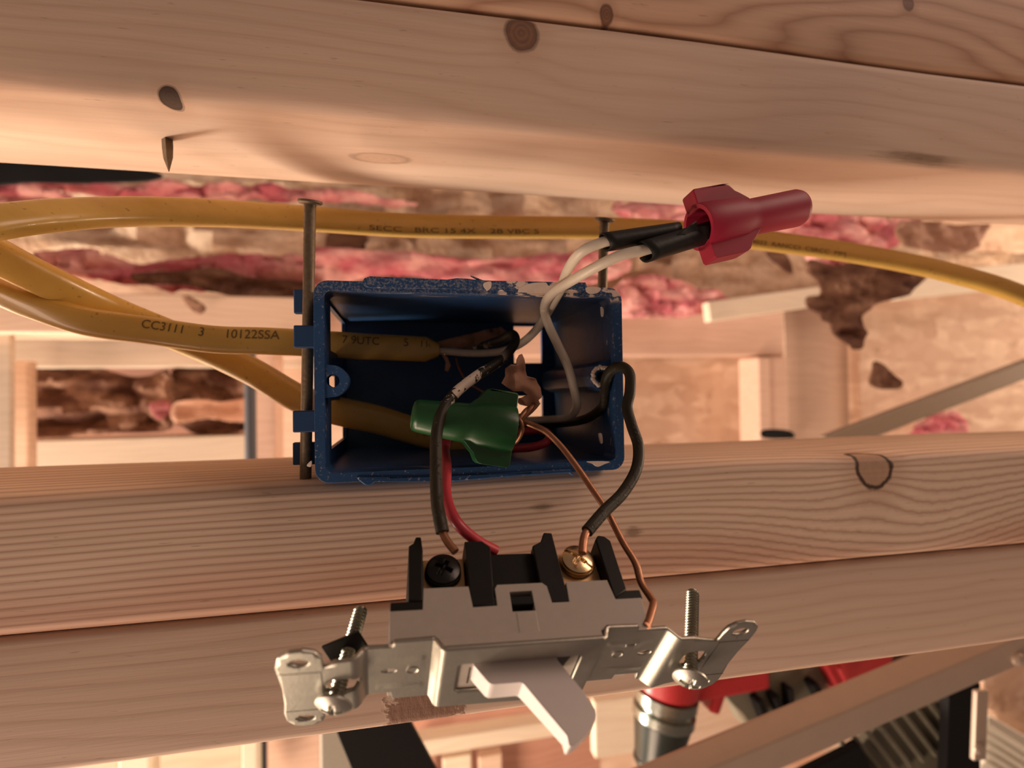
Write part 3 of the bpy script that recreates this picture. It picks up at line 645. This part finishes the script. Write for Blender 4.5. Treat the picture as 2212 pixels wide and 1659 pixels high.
# ------------------------------------------------------------------ nails
def nail(u0, v0, u1, v1, Y, r, label):
    p, q = at(u0, v0, Y), at(u1, v1, Y); d_ = (p-q).normalized(); L = (p-q).length
    t = root('nail', q, label, 'nail', None)
    MB().lathe([(0, .0003), (.004, r), (L-.022, r)]+[(L-.022+.0009*i, r*(1+.05*(i % 2))) for i in range(1, 20)]+[(L-.003, r), (L-.0015, r*1.15)], frame(q, d_), 24).obj('shaft', M_nail, t)
    MB().lathe([(-.0010, r*1.1), (-.0008, r*1.9), (-.0003, r*2.15), (.0004, r*2.1), (.0005, r*1.2)], frame(p-d_*.0012, d_+Vector((.05, -.22, 0))), 28).obj('head', M_nail, t)
nail(670, 428, 659, 1100, .0200, .00185, 'long rusty steel nail standing at the left end of the blue box')
nail(1306, 468, 1299, 700, .0290, .00185, 'steel nail behind the upper right corner of the blue box')

# ------------------------------------------------------------------ cables
def printing(path, text, s0, size, off, side, up, parent, stretch=1.0, face=1, surf=None):
    cu = bpy.data.curves.new('t', 'FONT'); cu.body = text; cu.size = size; cu.extrude = 0
    o = bpy.data.objects.new('t', cu); COL.objects.link(o); dg = bpy.context.evaluated_depsgraph_get()
    me = bpy.data.meshes.new_from_object(o.evaluated_get(dg)); bpy.data.objects.remove(o)
    bm = bmesh.new(); bm.from_mesh(me); k = -.5*size
    while k < 1.2*size: bmesh.ops.bisect_plane(bm, geom=bm.verts[:]+bm.edges[:]+bm.faces[:], plane_co=(0, k, 0), plane_no=(0, 1, 0)); k += size*.12
    bm.to_mesh(me); bm.free(); vs = []
    for v in me.vertices:
        p, (t_, w_, n_) = path.at(s0+side*v.co.x*stretch)
        y = off+up*v.co.y; R1, R2 = surf
        yy = max(-.98, min(.98, y/R1)); e = .72
        ca = abs(yy)**(1/e); sa = math.sqrt(max(0, 1-ca*ca))**e
        vs.append(p+w_*(y)+n_*(face*(R2*sa+.00012)))
    me2 = bpy.data.meshes.new('m'); me2.from_pydata([tuple(v) for v in vs], [], [tuple(p.vertices) for p in me.polygons])
    return link_mesh('printing', me2, M_ink, parent, smooth=False)
def cable(name, pts, wr, tr, label, n=16, face=(0, -1, 0), ext=.02):
    W = [at(*p) for p in pts]; W = [W[0]+Vector((-.42, .10, ext)), W[0]+Vector((-.16, .03, ext*.3))]+W
    P = Path(W, n, face); mid = P.p[len(P.p)//2]
    t = root(name, mid, label, 'cable')
    mb = MB(); P.tube(mb, wr, 32, tr); mb.obj('sheath', M_yel, t); return t, P
cA, PA = cable('yellow_cable', [(-260, 520, -.002), (-60, 487, .006), (120, 465, .022), (300, 457, .042), (480, 461, .060), (660, 472, .076), (880, 487, .082), (1100, 491, .085), (1300, 493, .085), (1500, 502, .085), (1680, 523, .083), (1880, 553, .078), (2050, 589, .070), (2212, 640, .060), (2420, 745, .05)], .0054, .0034, 'upper yellow sheathed cable running the full width behind the nail heads', face=lambda a: (0, -1, .15))
cB, PB = cable('yellow_cable', [(-260, 420, .018), (-60, 525, .026), (90, 602, .040), (250, 675, .060), (400, 735, .071), (540, 800, .068), (640, 858, .060), (720, 885, .052), (820, 908, .054), (920, 938, .056), (1010, 958, .058)], .0056, .0044, 'thick yellow cable slanting down behind the others into the lower left box hole', ext=-.005)
cC, PC = cable('yellow_cable', [(-260, 575, .040), (-60, 612, .042), (60, 656, .044), (180, 693, .046), (320, 714, .048), (460, 733, .046), (580, 737, .044), (680, 742, .044), (780, 748, .046), (870, 752, .048), (948, 756, .048)], lambda a: .0050 if a < .97 else .0050-.08*(a-.97), .0030, 'flat printed yellow cable curving into the upper left box hole', face=lambda a: (0, -1, -1.7*max(0, min(1, 1.45-a*3.0))), ext=-.045)
sizeC = .0060
def s_at(path, u, v):
    best = None
    for p, s__ in zip(path.p, path.s):
        c = p-CAM; cc = EX*c.x+EY*c.y+EZ*c.z; d2 = (CX+F_PX*cc.x/cc.z-u)**2+(CY+F_PX*cc.y/cc.z-v)**2
        if best is None or d2 < best[0]: best = (d2, s__)
    return best[1]
# w direction points which way vertically?
wsg = lambda P: 1 if P.fr[len(P.fr)//2][1].z > 0 else -1
wc = wsg(PC)
for txt, u_, v_, sz in (('10122SSA', 490, 735, .0046), ('3', 432, 727, .0046), ('CC3111', 315, 712, .0044), ('7 9UTC', 735, 745, .0042), ('5', 870, 752, .0044), ('11', 905, 754, .0038)):
    printing(PC, txt, s_at(PC, u_, v_), sz, wc*.0006, 1, wc, cC, 1.0, 1, (.0050, .0030))
wa = wsg(PA)
printing(PA, 'E324022  RANCCI  CSRCC  MM', s_at(PA, 1590, 510), .0030, -wa*.0042, 1, wa, cA, 1.5, 1, (.0054, .0034))
printing(PA, 'SECC   BRC 15 4X    2B VBC S', s_at(PA, 800, 485), .0028, -wa*.0044, 1, wa, cA, 2.2, 1, (.0054, .0034))

# ------------------------------------------------------------------ wires
def wire(name, pts, r, mat, label, cat='wire', n=14, seg=18):
    P = [at(*p) for p in pts]; o = tube_obj(name, P, r, mat, None, n, seg); tag(o, label, cat); return o
wire('white_wire', [(925, 757, .050), (965, 759, .048), (1020, 763, .046), (1075, 760, .040), (1120, 745, .030), (1155, 716, .020), (1180, 680, .010), (1208, 630, -.004), (1228, 580, -.016), (1255, 545, -.024), (1300, 524, -.026), (1345, 515, -.026)], .00150, M_whitew, 'white wire curving from the cable end up to the upper black sleeve')
wire('white_wire', [(1120, 908, .060), (1185, 906, .044), (1228, 900, .026), (1246, 878, .016), (1240, 840, .012), (1226, 790, .009), (1205, 745, .007), (1184, 700, .004), (1176, 665, .004), (1190, 636, -.006), (1232, 608, -.016), (1285, 578, -.024), (1340, 552, -.028), (1400, 538, -.028), (1440, 528, -.027)], .00150, M_whitew, 'white wire bent low in the box then rising to the lower black sleeve')
bw1 = root('black_wire', at(945, 1100, -.02), 'black plaster-spattered wire from box to the blackened left screw', 'wire')
PB1 = [at(*p) for p in [(1030, 752, .050), (1080, 735, .034), (1106, 722, .024), (1112, 740, .018), (1085, 775, .012), (1030, 812, .004), (985, 848, -.004), (955, 890, -.010), (943, 940, -.014), (942, 1010, -.020), (944, 1080, -.026), (950, 1120, -.030), (956, 1150, -.032)]]
tube_obj('insulation', PB1, .00168, M_bw, bw1, 14, 20)
tube_obj('copper_end', [at(*p) for p in [(950, 1130, -.030), (957, 1152, -.032), (968, 1172, -.034), (984, 1192, -.036)]], .0010, M_copper, bw1, 10, 12)
bw2 = root('black_wire', at(1370, 950, -.01), 'black wire looping out of the box right side to the brass screw', 'wire')
PB2 = [at(*p) for p in [(1120, 920, .060), (1200, 916, .046), (1262, 906, .022), (1300, 880, .009), (1306, 848, .005), (1309, 818, .000), (1322, 798, -.004), (1343, 792, -.009), (1360, 808, -.012), (1361, 845, -.014), (1355, 880, -.015), (1365, 920, -.017), (1379, 965, -.019), (1374, 1015, -.022), (1345, 1065, -.026), (1305, 1105, -.030), (1268, 1148, -.034)]]
tube_obj('insulation', PB2, .00165, M_bw, bw2, 14, 20)
tube_obj('copper_end', [at(*p) for p in [(1275, 1138, -.033), (1264, 1155, -.035), (1260, 1172, -.037), (1258, 1195, -.039)]], .00105, M_copper, bw2, 10, 12)
wire('red_wire', [(1060, 965, .030), (1110, 969, .026), (1150, 966, .020), (1180, 955, .018), (1186, 938, .024), (1165, 930, .034), (1100, 935, .040), (1020, 938, .036), (975, 945, .022), (962, 968, .004), (965, 1010, -.008), (963, 1060, -.016), (972, 1100, -.022), (992, 1135, -.026), (1030, 1168, -.026), (1070, 1190, -.024)], .00150, M_redw, 'red wire looping under the green connector and behind the switch')
wire('ground_wire', [(1108, 915, .000), (1130, 912, -.003), (1155, 920, -.005), (1180, 933, -.008), (1210, 962, -.011), (1240, 1000, -.015), (1275, 1050, -.020), (1310, 1103, -.025), (1345, 1170, -.031), (1372, 1215, -.035), (1385, 1258, -.038), (1408, 1295, -.042), (1411, 1306, -.044), (1403, 1335, -.048), (1397, 1352, -.050)], .00094, M_copper, 'bare copper ground wire from the green connector down to the switch strap')
wire('ground_wire', [(985, 775, .046), (992, 795, .042), (1003, 815, .036), (1020, 832, .028), (1043, 846, .016), (1062, 858, .004)], .00045, M_copper, 'thin bare copper strand running behind the spattered wire to the green connector')
tw = root('copper_twist', at(1130, 920, 0), 'twisted bare copper ends entering the green connector mouth', 'wire')
for k in range(3):
    pts = []
    for i in range(26):
        a_ = i/25; base = at(1092, 930, .001).lerp(at(1160, 872, .006), a_) if a_ < .5 else at(1092, 930, .001).lerp(at(1160, 872, .006), a_)
        an = a_*7+k*2.1; rr = .0016*(1-.5*a_)
        pts.append(base+Vector((math.cos(an)*rr*.4, math.sin(an)*rr, math.cos(an)*rr)))
    tube_obj('copper_strand', pts, .00085, M_copper, tw, 4, 10)
tube_obj('copper_strand', [at(*p) for p in [(1096, 925, 0), (1118, 905, -.003), (1128, 925, -.004), (1118, 950, -.001), (1098, 962, .002)]], .0008, M_copper, tw, 10, 12)
# torn brown paper
def paper(name, outline, Y, mat, label, curl=.003, seed=0):
    pts = [at(u, v, Y) for u, v in outline]; lp = [(p.x, p.z) for p in pts]
    fn = lambda x, z: (x, Y+noise.noise(Vector((x*160, seed, z*160)))*curl+noise.noise(Vector((x*420, seed+3, z*420)))*curl*.12, z)
    o = sheet(name, [lp], fn, mat, None, .0003, .0009); tag(o, label, 'paper'); return o
paper('torn_paper', [(1119, 768), (1127, 765), (1133, 785), (1136, 800), (1140, 812), (1162, 818), (1170, 838), (1169, 858), (1160, 866), (1166, 872), (1150, 880), (1128, 874), (1112, 862), (1130, 860), (1142, 853), (1130, 845), (1105, 845), (1095, 838), (1085, 828), (1092, 812), (1089, 797), (1098, 789), (1110, 790), (1112, 778)], .004, M_leafpaper, 'torn piece of brown paper standing above the green connector mouth', .005, 2)
paper('torn_paper', [(930, 742), (980, 730), (1040, 715), (1085, 705), (1095, 715), (1075, 740), (1040, 752), (1000, 752), (960, 752)], .052, M_leafpaper, 'brown paper wrap peeling from the cable end inside the box', .004, 5)
paper('torn_paper', [(952, 762), (966, 770), (974, 790), (968, 803), (961, 800), (963, 782)], .045, M_leafpaper, 'small yellowish paper shred hanging below the cable end in the box', .002, 9)

# ------------------------------------------------------------------ wire connectors
def connector(name, mouth, tip, rm, rt, wing, up, m_out, m_in, label, L=None, wing_up=1., wing_dn=1., wend=.42):
    mouth, tip = Vector(mouth), Vector(tip); ax = tip-mouth; L = ax.length
    t = root(name, mouth, label, 'wire connector'); fr2 = frame(mouth, ax, up)   # local x = wing direction
    prof = [(.0, rm*.80), (0, rm*.96), (.001, rm), (L*.14, rm*.99), (L*.36, rm*.92), (L*.42, rm*.82), (L*.50, rm*.78), (L*.94, rt*1.02), (L*.975, rt*.95), (L*.993, rt*.8), (L, rt*.55), (L, 0.0001)]
    mb = MB(); mb.lathe(prof, fr2, 48, False)
    mb.lathe([(0, rm*.80), (L*.2, rm*.74), (L*.45, rm*.5), (L*.46, .0001)], fr2, 48, False)
    o = mb.obj('shell', m_out, t); o.data.materials.append(m_in)
    for p in o.data.polygons[12*48-48:]: pass
    for sg, wl in ((1, wing_up), (-1, wing_dn)):
        r0 = rm*.75; w1 = wing*wl
        pl = smooth_poly([(0.0, r0), (0.0003, w1*.55), (0.0006, w1*.93), (.0016, w1), (L*.16, w1*1.0), (L*.29, w1*.99), (L*.335, w1*.90), (L*.36, w1*.74), (L*.41, rm*.86), (L*.48, rm*.70)], 5) if False else \
            [(0, r0), (.0, w1*.94), (.0006, w1), (L*.26, w1*1.0), (L*.305, w1*.985), (L*.335, w1*.93), (L*.355, w1*.84), (L*.375, w1*.74), (L*.41, w1*.66), (L*.48, rm*.72), (L*.48, r0*.7), (0.0, r0*.9)]
        # local: (z along axis, x radial); thickness along y
        vs = MB().prism([[(a_, b_*sg) for a_, b_ in pl]], -rm*.42, rm*.42)
        for v in vs.v: v.xyz = fr2 @ Vector((v.y, v.z, v.x))
        vs.obj('wing', m_out, t, smooth=True, bevel=.0009, seg=3)
    return t, fr2, L
YR = -.024
connector('wire_connector', at(1508, 492, YR), at(1729, 448, YR+.003), .0070, .0056, .0108, (0, .15, 1), M_rednut, M_redin, 'red winged wire connector over the black-sleeved white wires')
connector('wire_connector', at(1106, 929, -.0055), at(889, 896, -.0065), .0076, .0047, .0112, (-.12, .1, 1), M_green, M_green, 'dark green winged wire connector inside the box opening', wing_up=1.0, wing_dn=1.02)
# black sleeves
def sleeve(name, a, b, r, label, slit=.9):
    a, b = Vector(a), Vector(b); t = root(name, a, label, 'sleeve'); ax = b-a; f_ = frame(a, ax, (0, -1, 0)); L = ax.length
    mb = MB(); n = 30
    def fn(i, j):
        an = math.pi+.22+slit*j*2*math.pi*1.03; rr = r*(1+.06*math.sin(an*3+i*2)); return f_ @ Vector((math.cos(an)*rr, math.sin(an)*rr, i*L+.0012*math.sin(an)*(.5-i)))
    mb.grid(10, n, fn, False, False); mb.obj('sleeve_wrap', M_tape, t, solid=.0005); return t
sleeve('black_sleeve', at(1306, 524, -.026), at(1462, 499, -.024), .0024, 'upper black split sleeve around a white wire')
sleeve('black_sleeve', at(1392, 545, -.028), at(1545, 497, -.024), .0029, 'lower black split sleeve running into the red connector mouth')
o = sheet('tape_flap', [[(p.x, p.z) for p in [at(u, v, -.0285) for u, v in [(1430, 515), (1460, 508), (1502, 478), (1506, 490), (1530, 486), (1530, 505), (1450, 520)]]]], lambda x, z: (x, -.0285+noise.noise(Vector((x*200, 0, z*200)))*.0012, z), M_tape, None, .0003, .002); tag(o, 'pointed flap of black tape at the red connector mouth', 'tape')

# ------------------------------------------------------------------ toggle switch
SW = Matrix(((0.99909484, 0.03547249, -0.02347751, .02791591), (0.00289509, -0.60733995, -0.79443678, -.04421697), (-0.04243948, 0.79364973, -0.60689291, -.06467229), (0, 0, 0, 1)))
sw = root('toggle_switch', None, 'light toggle switch with steel strap hanging by its wires below the box', 'switch', None, SW)
mm = .001
S = Matrix.Scale(mm, 4)
def swpt(x, v, n): return SW @ Vector((x*mm, v*mm, n*mm))
# helper: prism drawn in x,n and extruded along v from v0 to v1 (mm)
XN = Matrix(((1, 0, 0, 0), (0, 0, 1, 0), (0, 1, 0, 0), (0, 0, 0, 1)))
def sprism(loops, v0, v1, name, mat, bevel=.0002, seg=2, parent=None):
    return MB().prism(loops, v0, v1, SW @ S @ XN).obj(name, mat, parent or sw, smooth=True, bevel=bevel, seg=seg, angle=30)
def merged(list_, name, mat, bevel=.0002, seg=2):
    mb = MB()
    for loops, v0, v1 in list_: mb.prism(loops, v0, v1, SW @ S @ XN)
    return mb.obj(name, mat, sw, smooth=True, bevel=bevel, seg=seg, angle=30)
R_ = lambda x0, n0, x1, n1: [(x0, n0), (x1, n0), (x1, n1), (x0, n1)]
# grey front housing (side face at v=12.5)
body = [(-32, -9.3), (-24.8, -9.3), (-24.6, -14.5), (-14.2, -14.5), (-13.6, -9.2), (-8.0, -9.3), (-8.0, -13.6), (-7.4, -14.6), (3.6, -14.6), (4.6, -13.6), (5.0, -9.3), (9.2, -9.3), (9.6, -14.5), (20.2, -14.5), (20.8, -9.3), (27.4, -9.3), (26.6, -1.9), (-31.8, -1.9)]
win = R_(-4.7, -12.6, 0.7, -7.6)
housing = merged([([body, win], 9.0, 12.5), ([R_(-32, -9.2, 27.3, -1.9)], -10.5, 9.2), ([R_(-21.6, -2.2, 14.6, .25)], -10.4, 13.4)], 'housing', M_gray, .0004)
sprism([R_(-4.6, -12.7, .6, -7.4)], 9.2, 9.8, 'latch_window', M_slot)
sprism([R_(-3.9, -7.4, .7, -2.1)], 9.5, 12.62, 'latch_tab', M_gray, .00015)
# black rear housing with walls between terminals
blk = []
blk.append(([R_(-31.9, -11.6, 27.9, -9.3)], -10.5, 12.3))
blk.append(([R_(-27.5, -26.0, 23.8, -11.0)], -10.0, 5.5))
blk.append(([[(-28.0, -11.4), (-28.0, -26.2), (-26.9, -27.0), (-26.3, -28.9), (-25.0, -28.9), (-24.6, -25.0), (-24.7, -11.4)]], -10, 12.6))
blk.append(([[(-14.0, -9.4), (-14.0, -25.2), (-14.2, -27.2), (-9.6, -27.2), (-7.7, -25.4), (-8.5, -9.4)]], -10, 12.4))
blk.append(([[(3.0, -9.4), (3.2, -25.4), (5.6, -26.6), (7.0, -29.4), (9.2, -29.2), (9.3, -9.4)]], -10, 12.4))
blk.append(([[(20.6, -9.4), (20.6, -26.6), (21.6, -27.8), (23.4, -27.4), (24.6, -26.0), (24.3, -11.4)]], -10, 12.6))
blk.append(([[(-8.6, -9.4), (-7.9, -25.2), (3.2, -25.2), (5.3, -9.4)]], -10, 9.6))
merged(blk, 'rear_housing', M_blk, .0003)
# terminals
def terminal(xc, nc, mscrew, xr):
    pl = merged([([R_(xr[0], -25.0, xr[1], -14.3)], 7.0, 8.3)], 'terminal_plate', M_brass, .0002)
    mwf = SW @ S @ frame((xc, 8.3, nc), (0, 1, 0), (1, 0, 0)); Rr = 4.25
    mb = MB()
    rot = .5 if mscrew is M_blkscrew else .75
    def fn(a, b):
        r = a*Rr; an = b*2*math.pi; x, y = r*math.cos(an), r*math.sin(an)
        xr_, yr_ = x*math.cos(rot)-y*math.sin(rot), x*math.sin(rot)+y*math.cos(rot)
        h = 3.0-.9*(r/Rr)**2-(.6 if a > .96 else 0)
        dd = min(max(abs(xr_)-2.1, abs(yr_)-.42), max(abs(yr_)-2.1, abs(xr_)-.42)); k = max(0, min(1, (.15-dd)/.3)); h -= 1.1*k
        if abs(yr_) < .35 and mscrew is M_brass2: h = min(h, 3.0-.9*(r/Rr)**2-.5)
        return mwf @ Vector((x, y, h))
    mb.grid(36, 72, fn, True)
    mb.lathe([(2.1, Rr), (1.7, Rr*1.01), (1.0, Rr*.96), (.9, Rr*.7)], mwf, 48, False)
    mb.lathe([(.9, 1.9), (-1.5, 1.9)], mwf, 24)
    sc_ = mb.obj('terminal_screw', mscrew, sw, smooth=True, angle=50)
    wmb = MB(); wmb.lathe([(.9, Rr*1.03), (.5, Rr*1.06), (.1, Rr*1.0)], mwf, 40); wmb.obj('pressure_washer', M_brass2 if mscrew is M_brass2 else M_blkscrew, sw)
terminal(-19.6, -20.9, M_blkscrew, (-24.5, -14.2)); terminal(15.1, -22.2, M_brass2, (9.4, 20.5))
# mounting strap: outline with holes in x,v; n from profile
def lobes(sgn):
    return None
def Nprof(x):
    # arms are set back, cover and ends raised
    st = lambda a, b, t_: max(0, min(1, (t_-a)/(b-a)))
    sm = lambda t_: t_*t_*(3-2*t_)
    cover = sm(st(-22.6, -20.6, x))*(1-sm(st(14.4, 16.4, x)))
    ends = max(1-sm(st(-39.0, -36.4, x)), sm(st(31.2, 34.6, x)))
    return -2.2+3.0*cover+2.4*ends
def strap_fn(x, v):
    n = Nprof(x)
    for c0 in (4.2, -3.6):   # embossed ribs along the arms
        if -34.5 < x < -24.2 or 18 < x < 30.5: n += .35*math.exp(-((v-c0*1.55)/.45)**2)
    if x < -44.5: n += .05*max(0, -44.5-x)*0
    return swpt(x, v, n)
outline = []
right_half = [ # upper edge left to right, then lower edge right to left
]
top = [(-44.6, 9.6), (-42.5, 11.2), (-39.0, 11.6), (-36.8, 11.4), (-35.6, 11.3), (-31.2, 11.3), (-31.0, 13.0), (-22.2, 13.4), (-21.2, 14.6), (14.2, 14.6), (15.6, 13.4), (24.0, 13.0), (24.2, 11.3), (31.4, 11.4), (34.6, 10.6), (38.0, 10.4), (42.5, 9.0)]
earR = [(44.4, 8.6), (44.6, 11.6), (45.2, 14.2), (46.8, 15.8), (49.0, 16.4), (51.2, 15.9), (52.8, 14.2), (53.2, 12.0), (53.1, 8.0), (52.4, 3.0), (52.2, -3.0), (52.8, -8.0), (52.9, -11.6), (52.2, -14.0), (50.6, -15.6), (48.6, -16.2), (46.4, -15.6), (45.0, -14.0), (44.6, -12.0), (44.4, -9.6)]
bot = [(41.5, -9.9), (37.4, -11.0), (34.6, -12.6), (32.5, -12.9), (30.6, -12.4), (30.4, -9.2), (24.0, -9.2), (23.8, -11.3), (17.4, -11.4), (15.6, -11.4), (14.4, -12.0), (-21.2, -10.9), (-22.2, -11.4), (-31.0, -11.6), (-31.2, -8.4), (-35.6, -8.4), (-37.8, -9.6), (-40.5, -9.8), (-43.0, -8.8), (-45.2, -7.4)]
earL = [(-45.6, -9.0), (-45.4, -11.5), (-46.0, -14.0), (-47.8, -15.6), (-50.0, -16.0), (-52.3, -15.0), (-53.6, -12.6), (-53.9, -9.0), (-53.4, -4.0), (-53.2, 2.0), (-53.5, 7.0), (-53.7, 11.0), (-53.0, 14.2), (-50.8, 16.2), (-48.4, 16.6), (-46.0, 15.6), (-44.9, 13.4), (-44.8, 10.8)]
outline = top+earR+bot+earL
outline = [p for i, p in enumerate(outline) if i == 0 or (Vector(p)-Vector(outline[i-1])).length > .05]
holes = [circle(-49.3, 12.2, 2.0, 1.6, 20), circle(-49.6, -12.0, 2.0, 1.5, 20), circle(49.0, 12.4, 2.0, 1.6, 20), circle(48.6, -12.2, 2.0, 1.5, 20),
         rrect(-44.8, -1.5, -38.0, 4.6, 2.6), rrect(37.6, -2.6, 44.0, 4.6, 2.6), circle(-31.7, 1.6, 1.6, .95, 18), circle(29.0, 1.0, 1.75, 1.2, 18),
         rrect(-17.0, -4.2, 10.6, 8.2, .8, 3)]
cuts = [x*.5 for x in range(-108, 108)]
# dimples in the arms are shallow dished rivets
sheet('mounting_strap', [[(x, v) for x, v in outline]]+holes, strap_fn, M_zinc, sw, .0009, cuts, True, 0)
for xd, vd in ((-26.6, 1.3), (21.9, 1.2)):
    MB().lathe([(-1.0, 1.5), (-.55, 1.45), (-.3, 1.3), (-.6, .9), (-.65, .01)], SW @ S @ frame((xd, vd, -1.25), (0, 0, 1)), 24).obj('rivet', M_zinc, sw)
for s__, x_ in ((-1, -49.4), (1, 49.0)):   # break-off creases beside the ears
    for v_ in (8.2, -8.2):
        MB().box((x_-4.1, v_-.12, .66), (x_+4.0, v_+.12, .69), SW @ S).obj('break_groove', M_slot, sw, smooth=False)
    MB().box((s__*45.2-.12, -7.6, .66), (s__*45.2+.12, 8.4, .69), SW @ S).obj('break_groove', M_slot, sw, smooth=False)
# toggle frame recess and lever
merged([([R_(-17.0, -3.0, 10.6, .55)], -4.2, 8.2)], 'lever_frame', M_gray, .0003)
MB().box((-14.5, -2.0, .56), (-14.1, 5.2, .60), SW @ S).obj('lever_gap', M_slot, sw, smooth=False)
MB().prism([[(4.9, 7.0), (8.4, 7.0), (7.4, 2.0)]], .56, .62, SW @ S).obj('lever_pocket', M_slot, sw, smooth=False)
lev = [(-13.9, -1.0), (5.0, -1.0), (5.1, 1.4), (9.2, 8.3), (11.0, 12.2), (10.9, 13.2), (10.5, 14.1), (9.1, 15.6), (6.4, 17.3), (5.0, 18.0), (4.1, 18.3), (3.6, 18.1), (3.6, 16.4), (-3.2, 6.2), (-3.7, 5.6), (-4.4, 5.4), (-9.6, 5.4), (-10.4, 5.3), (-11.0, 4.9), (-13.8, 1.2)]
lm = MB().prism([lev], .6, 7.2)
for v in lm.v:
    if v.z < 1: v.z += max(0, v.y-5)*.17
    v.xyz = swpt(v.x, v.z, v.y)
lm.obj('toggle_lever', M_white, sw, smooth=True, bevel=.0007, seg=4, angle=30)
# mounting screws
def mscrew(head, tipd, L, r, hr, name='mounting_screw'):
    h0 = swpt(*head); d_ = (swpt(*tipd)-h0).normalized(); f_ = frame(h0, d_, SW.col[0].xyz)
    t = root(name, h0, 'x', 'x'); del t['label']; del t['category']; t.parent = sw; t.matrix_parent_inverse = PINV['toggle_switch']
    mb = MB(); pitch = .00079; nt = int(L/pitch*8)
    def fn(a, b):
        z = a*L; an = b*2*math.pi; ph = (z/pitch+b) % 1; k = 1-abs(ph*2-1); rr = r*(.80+.22*k); 
        if a > .96: rr *= 1-(a-.96)*8
        return f_ @ Vector((rr*math.cos(an), rr*math.sin(an), z))
    mb.grid(nt, 20, fn, True, True); mb.obj('screw_shaft', M_zincd, t)
    hb = MB()
    def fh(a, b):
        rr = a*hr; an = b*2*math.pi; x, y = rr*math.cos(an), rr*math.sin(an); h = -.0024+.0016*a*a
        dd = min(max(abs(x)-hr*.55, abs(y)-hr*.12), max(abs(y)-hr*.55, abs(x)-hr*.12)); k = max(0, min(1, (.0001-dd)/.00025)); h += .0011*k
        return f_ @ Vector((x, y, h))
    hb.grid(30, 60, fh, True); hb.lathe([(-.0008, hr), (-.0003, hr*.98), (.0002, hr*.7), (.0003, r)], f_, 48, True); hb.obj('screw_head', M_zinc, t, angle=50)
    return f_
fl = mscrew((-42.8, -1.6, 2.2), (-38.9, -1.2, -18.8), .0215, .00172, .0040)
fr3 = mscrew((40.2, -2.2, 3.2), (50.0, -.8, -18.0), .0240, .00178, .0042)
# square black fibre washer on the left screw
q = 4.6; wc_ = fl.translation+fl.col[2].xyz*.0105; wn_ = (-fl.col[2].xyz*.80+(CAM-wc_).normalized()*.42)
MB().prism([[(-q, -q*.9), (q, -q*.9), (q, q*.9), (-q, q*.9)], circle(0, 0, 1.75, None, 20)], -.35, .35, frame(wc_, wn_) @ Matrix.Rotation(.45, 4, 'Z') @ S).obj('retaining_washer', M_blk, sw, smooth=False, bevel=.0001)
